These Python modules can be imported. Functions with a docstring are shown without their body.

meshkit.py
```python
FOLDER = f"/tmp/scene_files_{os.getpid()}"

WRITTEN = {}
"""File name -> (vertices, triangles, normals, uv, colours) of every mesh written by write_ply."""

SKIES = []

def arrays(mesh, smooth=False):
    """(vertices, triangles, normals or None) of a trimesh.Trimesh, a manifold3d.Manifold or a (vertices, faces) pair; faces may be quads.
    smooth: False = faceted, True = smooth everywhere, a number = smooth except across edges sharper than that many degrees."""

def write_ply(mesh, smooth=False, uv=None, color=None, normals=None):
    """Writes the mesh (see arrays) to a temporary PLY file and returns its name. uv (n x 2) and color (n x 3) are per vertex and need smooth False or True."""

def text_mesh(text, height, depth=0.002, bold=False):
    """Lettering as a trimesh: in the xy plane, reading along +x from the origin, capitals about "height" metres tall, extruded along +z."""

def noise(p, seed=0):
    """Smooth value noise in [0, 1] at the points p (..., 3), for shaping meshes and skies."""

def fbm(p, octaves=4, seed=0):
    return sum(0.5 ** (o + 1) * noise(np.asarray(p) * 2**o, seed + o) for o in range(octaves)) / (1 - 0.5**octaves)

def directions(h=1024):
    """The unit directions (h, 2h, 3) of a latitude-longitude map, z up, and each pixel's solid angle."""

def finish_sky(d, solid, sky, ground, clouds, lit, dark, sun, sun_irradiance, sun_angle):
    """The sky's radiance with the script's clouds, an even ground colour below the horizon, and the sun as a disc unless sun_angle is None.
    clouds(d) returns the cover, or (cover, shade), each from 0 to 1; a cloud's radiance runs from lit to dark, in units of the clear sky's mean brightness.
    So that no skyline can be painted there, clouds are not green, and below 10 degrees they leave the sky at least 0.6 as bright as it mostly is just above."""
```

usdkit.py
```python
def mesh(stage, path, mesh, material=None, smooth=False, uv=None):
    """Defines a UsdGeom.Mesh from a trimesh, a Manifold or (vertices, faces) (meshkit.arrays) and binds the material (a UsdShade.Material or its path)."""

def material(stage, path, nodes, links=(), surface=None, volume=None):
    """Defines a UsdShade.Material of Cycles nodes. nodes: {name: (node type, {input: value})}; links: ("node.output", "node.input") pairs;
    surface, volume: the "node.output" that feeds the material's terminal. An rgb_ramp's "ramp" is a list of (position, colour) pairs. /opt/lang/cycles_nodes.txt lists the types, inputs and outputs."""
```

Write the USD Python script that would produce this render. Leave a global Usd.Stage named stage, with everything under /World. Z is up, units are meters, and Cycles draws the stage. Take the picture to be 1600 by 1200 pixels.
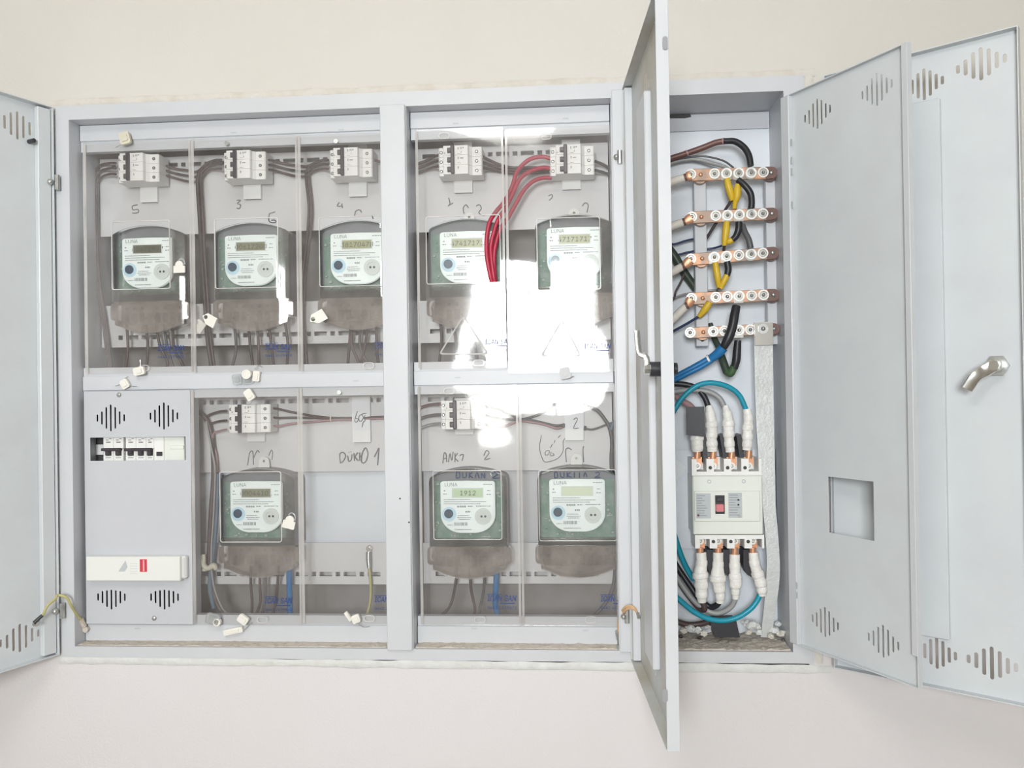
import math, numpy as np, trimesh, usdkit, meshkit
from pxr import Gf, Sdf, Usd, UsdGeom, UsdLux, UsdShade
from shapely.geometry import Polygon, Point, box as sbox, LineString
from shapely.ops import unary_union
from shapely import affinity

rng = np.random.default_rng(7)
stage = Usd.Stage.CreateInMemory()
UsdGeom.SetStageUpAxis(stage, 'Z'); UsdGeom.SetStageMetersPerUnit(stage, 1.0)
UsdGeom.Xform.Define(stage, '/World'); UsdGeom.Scope.Define(stage, '/World/Looks')

# ------------------------------------------------------------------ camera
F, YAW, PITCH, ROLL = 1300.0, 0.07409655, 0.00646176, 0.01513069
CZ = 1.45
CAM = np.array([0, -1.5, CZ])
def _rot(yaw, pitch, roll):
    cy, sy, cp, sp, cr, sr = math.cos(yaw), math.sin(yaw), math.cos(pitch), math.sin(pitch), math.cos(roll), math.sin(roll)
    return np.array([[cy, -sy, 0], [sy, cy, 0], [0, 0, 1]]) @ np.array([[1, 0, 0], [0, cp, -sp], [0, sp, cp]]) @ np.array([[cr, 0, sr], [0, 1, 0], [-sr, 0, cr]])
RC = _rot(YAW, PITCH, ROLL)
cam = UsdGeom.Camera.Define(stage, '/World/camera')
m = np.eye(4); m[0, :3], m[1, :3], m[2, :3], m[3, :3] = RC[:, 0], RC[:, 2], -RC[:, 1], CAM
cam.AddTransformOp().Set(Gf.Matrix4d(*m.ravel().tolist()))
cam.CreateHorizontalApertureAttr(36.0); cam.CreateFocalLengthAttr(36.0 * F / 1600)
cam.CreateClippingRangeAttr((0.02, 100.0)); cam.CreateExposureAttr(0.19)

# ------------------------------------------------------------------ light: daylight through the window behind the camera, plus an added soft fill from the ceiling
WIN = (-0.64, 0.16, 1.24, 2.24, -3.4)          # x0 x1 z0 z1 y
def rect_light(name, loc, w, h, inten, color, rx):
    l = UsdLux.RectLight.Define(stage, '/World/' + name)
    l.AddTranslateOp().Set(Gf.Vec3d(*loc)); l.AddRotateXOp().Set(rx)
    l.CreateWidthAttr(w); l.CreateHeightAttr(h); l.CreateIntensityAttr(inten); l.CreateColorAttr(Gf.Vec3f(*color))
    return l
WZ = 1.50                                       # skyline seen from the cabinet
rect_light('window_sky', ((WIN[0] + WIN[1]) / 2, WIN[4] - 0.14, (WZ + WIN[3]) / 2), WIN[1] - WIN[0], WIN[3] - WZ, 50.0, (0.97, 0.99, 1.0), 90)
rect_light('window_surroundings', ((WIN[0] + WIN[1]) / 2, WIN[4] - 0.14, (WIN[2] + WZ) / 2), WIN[1] - WIN[0], WZ - WIN[2], 13.0, (1.0, 0.98, 0.95), 90)
rect_light('ceiling_fill_light', (-0.5, -1.9, 2.685), 0.9, 0.9, 6.0, (1.0, 0.96, 0.9), 0)  # added broad soft fill under the ceiling

# ------------------------------------------------------------------ picture point -> place in the room
def ray(u, v): return RC @ np.array([(u - 800) / F, 1, (600 - v) / F])
def P(u, v, y):
    d = ray(u, v); return CAM + d * ((y - CAM[1]) / d[1])
def rpx(u0, v0, u1, v1, y):
    um, vm = (u0 + u1) / 2, (v0 + v1) / 2
    return P(u0, vm, y)[0], P(u1, vm, y)[0], P(um, v1, y)[2], P(um, v0, y)[2]
def PX(y): return (y - CAM[1]) / F              # metres per pixel at depth y

# ------------------------------------------------------------------ materials
def srgb(r, g, b):
    c = np.array([r, g, b]) / 255.0
    return tuple(np.where(c <= 0.04045, c / 12.92, ((c + 0.055) / 1.055) ** 2.4).tolist())
def pm(name, c, rough=0.5, metal=0.0, c2=None, scale=6.0, bump=0.0, bscale=60.0, detail=4.0, lo=0.35, hi=0.65, **extra):
    n = {'p': ('principled_bsdf', {'roughness': rough, 'metallic': metal, 'base_color': c, **extra})}; l = []
    if c2 is not None or bump:
        n['g'] = ('geometry', {})
    if c2 is not None:
        n['n'] = ('noise_texture', {'scale': scale, 'detail': detail}); n['r'] = ('rgb_ramp', {'ramp': [(0, c), (lo, c), (hi, c2), (1, c2)]})
        l += [('g.position', 'n.vector'), ('n.fac', 'r.fac'), ('r.color', 'p.base_color')]
    if bump:
        n['bn'] = ('noise_texture', {'scale': bscale, 'detail': 3.0}); n['b'] = ('bump', {'strength': 1.0, 'distance': bump})
        l += [('g.position', 'bn.vector'), ('bn.fac', 'b.height'), ('b.normal', 'p.normal')]
    return usdkit.material(stage, '/World/Looks/' + name, n, l, surface='p.BSDF')
def pane_mat(name, tint, dust, dustc, rough=0.03, ior=1.49, bump=0.0, bscale=9.0, dscale=14.0):
    n = {'t': ('transparent_bsdf', {'color': tint}), 'g': ('glossy_bsdf', {'color': (1, 1, 1), 'roughness': rough}), 'f': ('fresnel', {'IOR': ior}), 'm': ('mix_closure', {}),
         'd': ('diffuse_bsdf', {'color': dustc}), 'm2': ('mix_closure', {}), 'geo': ('geometry', {}), 'n': ('noise_texture', {'scale': dscale, 'detail': 5.0}),
         'mr': ('map_range', {'from_min': 0.3, 'from_max': 0.75, 'to_min': dust * 0.5, 'to_max': dust * 1.6, 'clamp': True})}
    l = [('f.fac', 'm.fac'), ('t.BSDF', 'm.closure1'), ('g.BSDF', 'm.closure2'), ('m.closure', 'm2.closure1'), ('d.BSDF', 'm2.closure2'),
         ('geo.position', 'n.vector'), ('n.fac', 'mr.value'), ('mr.result', 'm2.fac')]
    if bump:
        n['bn'] = ('noise_texture', {'scale': bscale, 'detail': 1.0}); n['b'] = ('bump', {'strength': 1.0, 'distance': bump})
        l += [('geo.position', 'bn.vector'), ('bn.fac', 'b.height'), ('b.normal', 'g.normal')]
    return usdkit.material(stage, '/World/Looks/' + name, n, l, surface='m2.closure')
M = {}
def mk(name, *a, **k): M[name] = pm(name, *a, **k)
# walls: cream upper half, paler lower half, split at mid cabinet height
M['wall_paint'] = usdkit.material(stage, '/World/Looks/wall_paint', {
    'g': ('geometry', {}), 'n': ('noise_texture', {'scale': 3.0, 'detail': 5.0}), 's': ('separate_xyz', {}), 'h': ('math', {'math_type': 'greater_than', 'value2': CZ}),
    'ra': ('rgb_ramp', {'ramp': [(0.3, (0.665, 0.640, 0.596)), (0.7, (0.640, 0.608, 0.560))]}), 'rb': ('rgb_ramp', {'ramp': [(0.3, (0.710, 0.682, 0.700)), (0.7, (0.690, 0.662, 0.665))]}),
    'm': ('mix_color', {}), 'p': ('principled_bsdf', {'roughness': 0.75}), 'bn': ('noise_texture', {'scale': 220.0, 'detail': 3.0}), 'b': ('bump', {'strength': 0.5, 'distance': 0.0006})},
    [('g.position', 'n.vector'), ('g.position', 's.vector'), ('s.z', 'h.value1'), ('n.fac', 'ra.fac'), ('n.fac', 'rb.fac'), ('h.value', 'm.fac'), ('rb.color', 'm.a'), ('ra.color', 'm.b'), ('m.result', 'p.base_color'),
     ('g.position', 'bn.vector'), ('bn.fac', 'b.height'), ('b.normal', 'p.normal')], surface='p.BSDF')
mk('room_paint', (0.78, 0.75, 0.70), 0.8)
mk('ceiling_paint', (0.82, 0.80, 0.76), 0.8)
mk('floor_tile', (0.55, 0.50, 0.45), 0.4)
mk('plaster', (0.66, 0.63, 0.58), 0.85, c2=(0.58, 0.52, 0.44), scale=25, bump=0.002, bscale=90, lo=0.45, hi=0.8)
mk('plaster_white', (0.70, 0.71, 0.70), 0.7, c2=(0.64, 0.64, 0.62), scale=40, bump=0.002, bscale=70)
mk('cabinet_paint', (0.565, 0.570, 0.605), 0.38, c2=(0.545, 0.558, 0.590), scale=12)
mk('frame_paint', (0.612, 0.618, 0.650), 0.40, c2=(0.585, 0.600, 0.628), scale=9)
mk('door_paint', (0.640, 0.675, 0.695), 0.36, c2=(0.620, 0.640, 0.665), scale=14)
mk('dusty_door_paint', (0.560, 0.590, 0.600), 0.5, c2=(0.44, 0.41, 0.35), scale=6, lo=0.40, hi=0.68)
mk('plate_paint', (0.690, 0.685, 0.700), 0.42, c2=(0.650, 0.645, 0.655), scale=10)
mk('back_paint', (0.760, 0.790, 0.840), 0.40, c2=(0.72, 0.76, 0.81), scale=8)
mk('shaded_back', (0.36, 0.345, 0.35), 0.6, c2=(0.28, 0.26, 0.25), scale=9)  # shade of the deep recess put into this colour
mk('dust', (0.60, 0.54, 0.47), 0.9, c2=(0.40, 0.35, 0.29), scale=90, lo=.5, hi=.8, bump=0.002, bscale=150)
mk('zinc', (0.62, 0.63, 0.62), 0.32, 0.9, c2=(0.5, 0.51, 0.50), scale=120)
mk('steel_bright', (0.80, 0.80, 0.78), 0.22, 1.0)
mk('copper', (0.60, 0.33, 0.20), 0.42, 0.5, c2=(0.34, 0.25, 0.20), scale=32, lo=.42, hi=.58)
mk('lug_copper', (0.70, 0.36, 0.22), 0.40, 0.6)
mk('insulator_brown', (0.16, 0.085, 0.07), 0.45)
mk('white_plastic', (0.78, 0.78, 0.75), 0.4)
mk('breaker_plastic', (0.86, 0.85, 0.83), 0.42)
mk('ivory_plastic', (0.78, 0.80, 0.74), 0.42)
mk('black_plastic', (0.035, 0.035, 0.042), 0.4)
mk('toggle_plastic', (0.055, 0.045, 0.055), 0.4)
mk('recess_dark', (0.05, 0.05, 0.05), 0.6)
mk('rail_metal', (0.84, 0.84, 0.84), 0.4); mk('washer', (0.86, 0.86, 0.84), 0.3, 0.35)
mk('paper', (0.80, 0.82, 0.85), 0.7)
mk('ink', (0.09, 0.09, 0.11), 0.6)
mk('pencil', (0.20, 0.20, 0.21), 0.6)
mk('blue_print', (0.030, 0.060, 0.21), 0.5)
mk('red_plastic', (0.62, 0.05, 0.08), 0.35)
mk('pale_red', (0.70, 0.22, 0.24), 0.4)
mk('red_edge', (0.85, 0.45, 0.45), 0.4)
mk('tape_white', (0.88, 0.86, 0.83), 0.45, c2=(0.80, 0.78, 0.74), scale=45, bump=0.0015, bscale=110)
mk('sleeve_white', (0.86, 0.80, 0.73), 0.5)
mk('seal_plastic', (0.82, 0.79, 0.73), 0.4)
mk('seal_grey', (0.55, 0.55, 0.56), 0.45)
mk('cream_plastic', (0.66, 0.62, 0.50), 0.5)
mk('meter_housing', (0.24, 0.23, 0.25), 0.5)
mk('pcb_green', (0.165, 0.260, 0.205), 0.5, c2=(0.28, 0.33, 0.30), scale=55, lo=0.42, hi=0.66)
mk('component', (0.42, 0.45, 0.42), 0.5)
mk('face_white', (0.88, 0.89, 0.90), 0.35)
mk('button_navy', (0.010, 0.035, 0.085), 0.3)
mk('light_blue', (0.55, 0.72, 0.84), 0.4)
mk('port_grey', (0.66, 0.66, 0.65), 0.45)
mk('lcd_dark', (0.145, 0.135, 0.095), 0.25)  # display tones per meter carry reflections and light in the colour
mk('lcd_olive', (0.27, 0.25, 0.16), 0.25)
mk('lcd_yellow', (0.42, 0.40, 0.23), 0.25)
mk('lcd_green', (0.55, 0.66, 0.45), 0.25)
mk('lcd_cream', (0.68, 0.70, 0.55), 0.25)
mk('print_grey', (0.30, 0.30, 0.32), 0.6); mk('lcd_ink', (0.06, 0.06, 0.05), 0.4)
mk('terminal_brown', (0.66, 0.60, 0.54), 0.5, c2=(0.55, 0.50, 0.46), scale=40)
mk('label_grey', (0.50, 0.53, 0.55), 0.5)
mk('strap_braid', (0.66, 0.67, 0.67), 0.45, 0.1, c2=(0.60, 0.61, 0.61), scale=70, bump=0.001, bscale=200)
for k, c, r in (('brown', (0.085, 0.055, 0.055), .42), ('dark_brown', (0.055, 0.040, 0.042), .45), ('red_brown', (0.16, 0.075, 0.065), .42), ('black', (0.022, 0.022, 0.026), .4), ('grey', (0.34, 0.34, 0.34), .42),
                ('dark_grey', (0.10, 0.10, 0.105), .42), ('red', (0.44, 0.025, 0.06), .36), ('yellow', (0.66, 0.44, 0.03), .4), ('blue', (0.015, 0.17, 0.42), .36), ('teal', (0.01, 0.30, 0.42), .36), ('navy', (0.03, 0.05, 0.12), .42),
                ('dark_green', (0.045, 0.065, 0.045), .42), ('green', (0.06, 0.12, 0.05), .42), ('earth', (0.50, 0.46, 0.20), .45), ('earth_orange', (0.62, 0.40, 0.22), .45), ('dusty_pink', (0.40, 0.24, 0.25), .45), ('steel_blue', (0.10, 0.17, 0.24), .42)):
    mk('wire_' + k, c, r)
M['clear_sheet'] = pane_mat('clear_sheet', (0.985, 0.985, 0.98), 0.06, (0.66, 0.61, 0.60), rough=0.05, bump=0.006, bscale=6.0)
M['clear_edge'] = pane_mat('clear_edge', (0.97, 0.97, 0.96), 0.42, (0.90, 0.87, 0.86), rough=0.15)
M['meter_glass'] = pane_mat('meter_glass', (0.98, 0.99, 0.98), 0.05, (0.6, 0.62, 0.62), rough=0.06)
M['terminal_glass'] = pane_mat('terminal_glass', (0.985, 0.97, 0.955), 0.16, (0.74, 0.67, 0.62), rough=0.08, dscale=30)
M['clear_tag'] = pane_mat('clear_tag', (0.95, 0.96, 0.96), 0.22, (0.80, 0.82, 0.82), rough=0.12)
M['window_glass'] = pane_mat('window_glass', (0.98, 0.99, 0.99), 0.01, (0.6, 0.6, 0.6), rough=0.01)
M['fill_glow'] = usdkit.material(stage, '/World/Looks/fill_glow', {'e': ('emission', {'color': (1, 0.96, 0.9), 'strength': 6.0})}, surface='e.emission')

# ------------------------------------------------------------------ mesh helpers
cat = trimesh.util.concatenate
def bx(x0, x1, y0, y1, z0, z1):
    x0, x1 = min(x0, x1), max(x0, x1); y0, y1 = min(y0, y1), max(y0, y1); z0, z1 = min(z0, z1), max(z0, z1)
    t = trimesh.creation.box((x1 - x0, y1 - y0, z1 - z0)); t.apply_translation(((x0 + x1) / 2, (y0 + y1) / 2, (z0 + z1) / 2)); return t
def cbx(x0, x1, y0, y1, z0, z1, c=0.001):
    x0, x1 = min(x0, x1), max(x0, x1); y0, y1 = min(y0, y1), max(y0, y1); z0, z1 = min(z0, z1), max(z0, z1)
    c = min(c, (x1 - x0) * .45, (y1 - y0) * .45, (z1 - z0) * .45); pts = []
    for x, sx in ((x0, 1), (x1, -1)):
        for y, sy in ((y0, 1), (y1, -1)):
            for z, sz in ((z0, 1), (z1, -1)):
                pts += [(x + sx * c, y + sy * c, z), (x + sx * c, y, z + sz * c), (x, y + sy * c, z + sz * c)]
    return trimesh.convex.convex_hull(np.array(pts))
def ext(poly, y0, y1):
    """A polygon in (x, z) given depth from y0 to y1."""
    ms = []
    for g in getattr(poly, 'geoms', [poly]):
        t = trimesh.creation.extrude_polygon(g, abs(y1 - y0), engine='earcut')
        v = t.vertices.copy(); t.vertices = np.stack([v[:, 0], max(y0, y1) - v[:, 2], v[:, 1]], 1); ms.append(t)
    return cat(ms)
def extz(poly, z0, z1):
    t = trimesh.creation.extrude_polygon(poly, z1 - z0, engine='earcut'); t.apply_translation((0, 0, z0)); return t
def rrect(x0, x1, z0, z1, r, n=5): return sbox(x0 + r, z0 + r, x1 - r, z1 - r).buffer(r, quad_segs=n)
def disc(x, z, r, y0, y1, n=20): return ext(Point(x, z).buffer(r, quad_segs=max(2, n // 4)), y0, y1)
def ring(x, z, r0, r1, y0, y1, n=24): return ext(Point(x, z).buffer(r1, quad_segs=n // 4).difference(Point(x, z).buffer(r0, quad_segs=n // 4)), y0, y1)
def dome(x, z, r, y, h, n=14):
    a = np.linspace(0, math.pi / 2, 5); t = trimesh.creation.revolve(np.stack([r * np.cos(a), h * np.sin(a)], 1), sections=n)
    v = t.vertices.copy(); t.vertices = np.stack([v[:, 0] + x, y - v[:, 2], v[:, 1] + z], 1); return t
def spline(p, k=6):
    p = np.asarray(p, float)
    if len(p) < 3: return np.linspace(p[0], p[-1], 2 if k == 1 else 4)
    q = np.vstack([2 * p[0] - p[1], p, 2 * p[-1] - p[-2]]); out = []
    for i in range(1, len(q) - 2):
        for t in np.arange(k) / k:
            a, b, c, d = q[i - 1], q[i], q[i + 1], q[i + 2]
            out.append(.5 * (2 * b + (c - a) * t + (2 * a - 5 * b + 4 * c - d) * t * t + (3 * b - a - 3 * c + d) * t ** 3))
    out.append(p[-1]); return np.array(out)
def tube(p, r, n=9, k=6, flat=1.0):
    """A round (or, with flat, oval) tube along a smooth curve; r a number or one radius per given point."""
    p = np.asarray(p, float); rr = np.broadcast_to(r, (len(p),)).astype(float)
    q = spline(np.column_stack([p, rr]), k); c, rad = q[:, :3], q[:, 3]
    t = np.gradient(c, axis=0); t /= np.linalg.norm(t, axis=1, keepdims=True) + 1e-12
    a = np.cross(t[0], [0, 1, 0]); a = a if np.linalg.norm(a) > 1e-3 else np.cross(t[0], [1, 0, 0]); a /= np.linalg.norm(a); fr = []
    for i in range(len(c)):
        a = a - t[i] * (a @ t[i]); a /= np.linalg.norm(a); fr.append((a.copy(), np.cross(t[i], a)))
    ang = np.arange(n) * 2 * np.pi / n; v = []
    for i in range(len(c)): v.append(c[i] + rad[i] * (np.cos(ang)[:, None] * fr[i][0] + flat * np.sin(ang)[:, None] * fr[i][1]))
    v = np.vstack(v + [c[:1], c[-1:]]); f = []; N = len(c)
    for i in range(N - 1):
        for j in range(n):
            k2 = (j + 1) % n; f += [(i * n + j, i * n + k2, (i + 1) * n + k2), (i * n + j, (i + 1) * n + k2, (i + 1) * n + j)]
    for j in range(n): f += [(N * n, (j + 1) % n, j), (N * n + 1, (N - 1) * n + j, (N - 1) * n + (j + 1) % n)]
    t_ = trimesh.Trimesh(v, np.array(f), process=False)
    if t_.volume < 0: t_.invert()
    return t_
def txt(s, h, x, y, z, bold=False, depth=0.0003, center=False, slant=0.0):
    t = meshkit.text_mesh(s, h, depth, bold); v = t.vertices.copy()
    if center: v[:, 0] -= (v[:, 0].min() + v[:, 0].max()) / 2
    v[:, 0] += slant * v[:, 1]
    t.vertices = np.stack([v[:, 0] + x, y - v[:, 2], v[:, 1] + z], 1); return t

# ------------------------------------------------------------------ scene helpers
used, LOC = {}, {}
def uniq(parent, name):
    k = (parent, name); n = used.get(k, -1) + 1; used[k] = n
    return name if n == 0 else f'{name}_{n:03d}'
def keys(prim, label=None, category=None, group=None, kind=None):
    for k, v in (('label', label), ('category', category), ('group', group), ('kind', kind)):
        if v: prim.SetCustomDataByKey(k, v)
def thing(name, label, category, loc, group=None, kind=None):
    path = '/World/' + uniq('', name); x = UsdGeom.Xform.Define(stage, path); x.AddTranslateOp().Set(Gf.Vec3d(*map(float, loc)))
    keys(x.GetPrim(), label, category, group, kind); LOC[path] = np.asarray(loc, float); return path
def obj(name, mesh, mat, parent=None, smooth=30, local=False, label=None, category=None, group=None, kind=None):
    """One Mesh prim: a part (parent given) or a whole thing. World coordinates unless local."""
    if isinstance(mesh, list): mesh = cat(mesh)
    if parent is None:
        parent = '/World'; path = parent + '/' + uniq('', name); c = mesh.bounds.mean(0); off = np.array([c[0], c[1], mesh.bounds[0][2]])
        mesh = mesh.copy(); mesh.vertices = mesh.vertices - off
        g = usdkit.mesh(stage, path, mesh, M[mat], smooth=smooth); g.AddTranslateOp().Set(Gf.Vec3d(*map(float, off))); LOC[path] = off
    else:
        path = parent + '/' + uniq(parent, name); off = LOC[parent]; LOC[path] = off
        if not local: mesh = mesh.copy(); mesh.vertices = mesh.vertices - off
        g = usdkit.mesh(stage, path, mesh, M[mat], smooth=smooth)
    keys(g.GetPrim(), label, category, group, kind); return path
def dup(src, loc, label, group=None):
    base = src.rsplit('/', 1)[1]; path = '/World/' + uniq('', base); was = stage.GetPrimAtPath(src).GetCustomData()
    x = UsdGeom.Xform.Define(stage, path); x.GetPrim().GetReferences().AddInternalReference(src); x.GetPrim().SetInstanceable(True)
    x.GetPrim().GetAttribute('xformOp:translate').Set(Gf.Vec3d(*map(float, loc))); LOC[path] = np.asarray(loc, float)
    keys(x.GetPrim(), label, was['category'], group or was.get('group')); return path

# ================================================================== THE ROOM
ZT, ZB = CZ + .5197, CZ - .4693                     # cabinet opening top and bottom
XL, XR = -.9402, .377                               # cabinet inner left and right
RX0, RX1, RY0, RZ1 = -2.6, 2.4, -3.4, 2.7
def struct(name, mesh, mat, label, smooth=False): return obj(name, mesh, mat, None, smooth, label=label, kind='structure')
hole = sbox(XL - .03, ZB - .03, .405, ZT + .03)
struct('wall_back', ext(sbox(RX0, 0, RX1, RZ1).difference(hole), 0.0, 0.2), 'wall_paint', 'painted plaster wall with the meter cabinet recessed into it')
struct('wall_left', bx(RX0 - .1, RX0, RY0 - .12, .2, 0, RZ1), 'room_paint', 'plain side wall left of the cabinet wall')
struct('wall_right', bx(RX1, RX1 + .1, RY0 - .12, .2, 0, RZ1), 'room_paint', 'plain side wall right of the cabinet wall')
struct('wall_rear', ext(sbox(RX0, 0, RX1, RZ1).difference(sbox(WIN[0], WIN[2], WIN[1], WIN[3])), RY0 - .12, RY0), 'room_paint', 'wall opposite the cabinet with one bright window')
struct('floor', bx(RX0 - .1, RX1 + .1, RY0 - .12, .2, -.1, 0), 'floor_tile', 'plain floor in front of the cabinet')
struct('ceiling', bx(RX0 - .1, RX1 + .1, RY0 - .12, .2, RZ1, RZ1 + .1), 'ceiling_paint', 'plain ceiling')
w = thing('window_1', 'bright window in the wall opposite the cabinet', None, ((WIN[0] + WIN[1]) / 2, RY0 - .06, WIN[2]), kind='structure')
xm = (WIN[0] + WIN[1]) / 2
obj('window_frame', ext(sbox(WIN[0], WIN[2], WIN[1], WIN[3]).difference(unary_union([sbox(WIN[0] + .035, WIN[2] + .035, xm - .018, WIN[3] - .035), sbox(xm + .018, WIN[2] + .035, WIN[1] - .035, WIN[3] - .035)])), RY0 - .09, RY0 - .04), 'white_plastic', w)
for a, b in ((WIN[0] + .035, xm - .018), (xm + .018, WIN[1] - .035)): obj('pane', bx(a, b, RY0 - .068, RY0 - .062, WIN[2] + .035, WIN[3] - .035), 'window_glass', w)
lp = thing('added_ceiling_fill', 'square white housing of the added ceiling fill light', 'lamp', (-.5, -1.9, 2.69))  # housing made for the added ceiling fill
obj('fill_housing', bx(-.98, -.02, -2.38, -1.42, 2.687, 2.70), 'white_plastic', lp)
# plaster ridge round the frame
def ridge(pts, r, seed):
    p = np.array(pts, float); L = np.linalg.norm(p[1] - p[0]); n = max(8, int(L / .02)); q = np.linspace(p[0], p[1], n); nn = meshkit.noise(q * 30, seed)
    d = np.array([-(p[1] - p[0])[2], 0, (p[1] - p[0])[0]]) / L
    return tube(q + d * (nn[:, None] - .5) * .0025, r * (.8 + .4 * meshkit.noise(q * 45, seed + 3)), 8, 2, .3)
FZ1, FZ0, FX0, FX1 = ZT + .027, ZB - .020, -.968, .412      # outer edges of the frame flange
tr = [ridge([(FX0 - .01, -.001, FZ1 + .006), (FX1 + .02, -.001, FZ1 + .003)], .007, 1), ridge([(FX0 - .004, -.001, FZ0 - .006), (FX1 + .03, -.001, FZ0 - .010)], .0075, 2),
      ridge([(FX0 - .008, -.001, FZ0), (FX0 - .008, -.001, FZ1)], .007, 4), ridge([(FX1 + .01, -.001, FZ0), (FX1 + .01, -.001, FZ1)], .007, 5)]
struct('trim_1', cat([tr[0], tr[2], tr[3]]), 'plaster', 'rough cream plaster edge round the cabinet frame', 40)
struct('trim_2', tr[1], 'plaster_white', 'white plaster edge along the bottom of the cabinet frame', 40)

# ================================================================== THE CABINET
cab = thing('meter_cabinet', 'long pale grey steel electricity meter cabinet set into the wall with its doors open', 'electrical cabinet', ((XL + XR) / 2, 0, ZB))
ML, MR, NL, NR = -.3461, -.2975, .0737, .122       # post 1 left/right, post 2 left / right comp left
opening = unary_union([sbox(XL, ZB, ML, ZT), sbox(MR, ZB, NL, ZT), sbox(NR, ZB, XR, ZT)])
fr = ext(sbox(FX0, FZ0, FX1, FZ1).difference(opening), -.003, 0.0015)
obj('frame', fr, 'frame_paint', cab, False)
BK, BD = .108, .175
obj('back_panel', bx(XL - .02, NL + .02, BD, BD + .002, ZB - .02, ZT + .02), 'shaded_back', cab, False)  # set deep and coloured dark for the shade behind the meters
obj('back_panel', bx(NR - .01, XR + .02, BK, BK + .002, ZB - .02, ZT + .02), 'back_paint', cab, False)
obj('top_panel', bx(XL - .02, XR + .02, 0.0015, BD, ZT, ZT + .002), 'cabinet_paint', cab, False)
obj('bottom_panel', bx(XL - .02, XR + .02, 0.0015, BD, ZB - .002, ZB), 'cabinet_paint', cab, False)
for x0, x1 in ((XL - .002, XL), (ML, ML + .002), (MR - .002, MR), (NL, NL + .002), (NR - .002, NR), (XR, XR + .002)):
    obj('side_panel', bx(x0, x1, .0015, BD, ZB, ZT), 'cabinet_paint', cab, False)
# centre posts proud of the frame
obj('post', cbx(ML + .001, MR - .001, -.010, -.003, ZB - .001, ZT + .002, .0015), 'frame_paint', cab, False)
obj('post', [cbx(NL + .001, NL + .022, -.010, -.003, ZB - .001, ZT + .012, .0015), cbx(NL + .022, NR - .005, -.006, -.003, ZB - .015, ZT + .012, .001)], 'frame_paint', cab, False)
for u, v in ((625, 779), (639, 816)):
    c = P(u, v, -.010); obj('screw_hole', disc(c[0], c[2], .0016, -.0104, -.0100, 10), 'recess_dark', cab, False)
RY = .030
def rail(x0, x1, zt, zb, up, dn, name='crossbar'):
    ms = [cbx(x0 + .001, x1 - .001, RY, RY + .02, zb, zt, .001)]
    if up: ms.append(bx(x0 + .001, x1 - .001, RY + .004, RY + .018, zt, zt + up))
    if dn: ms.append(bx(x0 + .001, x1 - .001, RY + .004, RY + .018, zb - dn, zb))
    return obj(name, ms, 'frame_paint', cab, False)
zt_ = P(300, 190, RY)[2]; zs = P(300, 214.5, RY)[2]; zl = P(300, 231, RY)[2]
cb1, cb0 = P(400, 584, RY)[2], P(400, 606.5, RY)[2]
bb1, bb0 = P(400, 976.5, RY)[2], P(400, 1003, RY)[2]
for x0, x1 in ((XL, ML), (MR, NL)):
    rail(x0, x1, ZT - .0005, zs, 0, zs - zl); rail(x0, x1, cb1, cb0, .0165, .0165); rail(x0, x1, bb1, bb0, .0175, 0)
# small slots stamped in the bars
for u, v in ((365, 207), (533, 203), (712, 193), (884, 185), (556, 595), (376, 600), (715, 590), (741, 982), (915, 985), (215, 982)):
    c = P(u, v, RY); obj('bar_slot', ext(rrect(c[0] - .0055, c[0] + .0055, c[2] - .0013, c[2] + .0013, .0012, 2), RY - .0004, RY), 'label_grey', cab, False)
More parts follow.
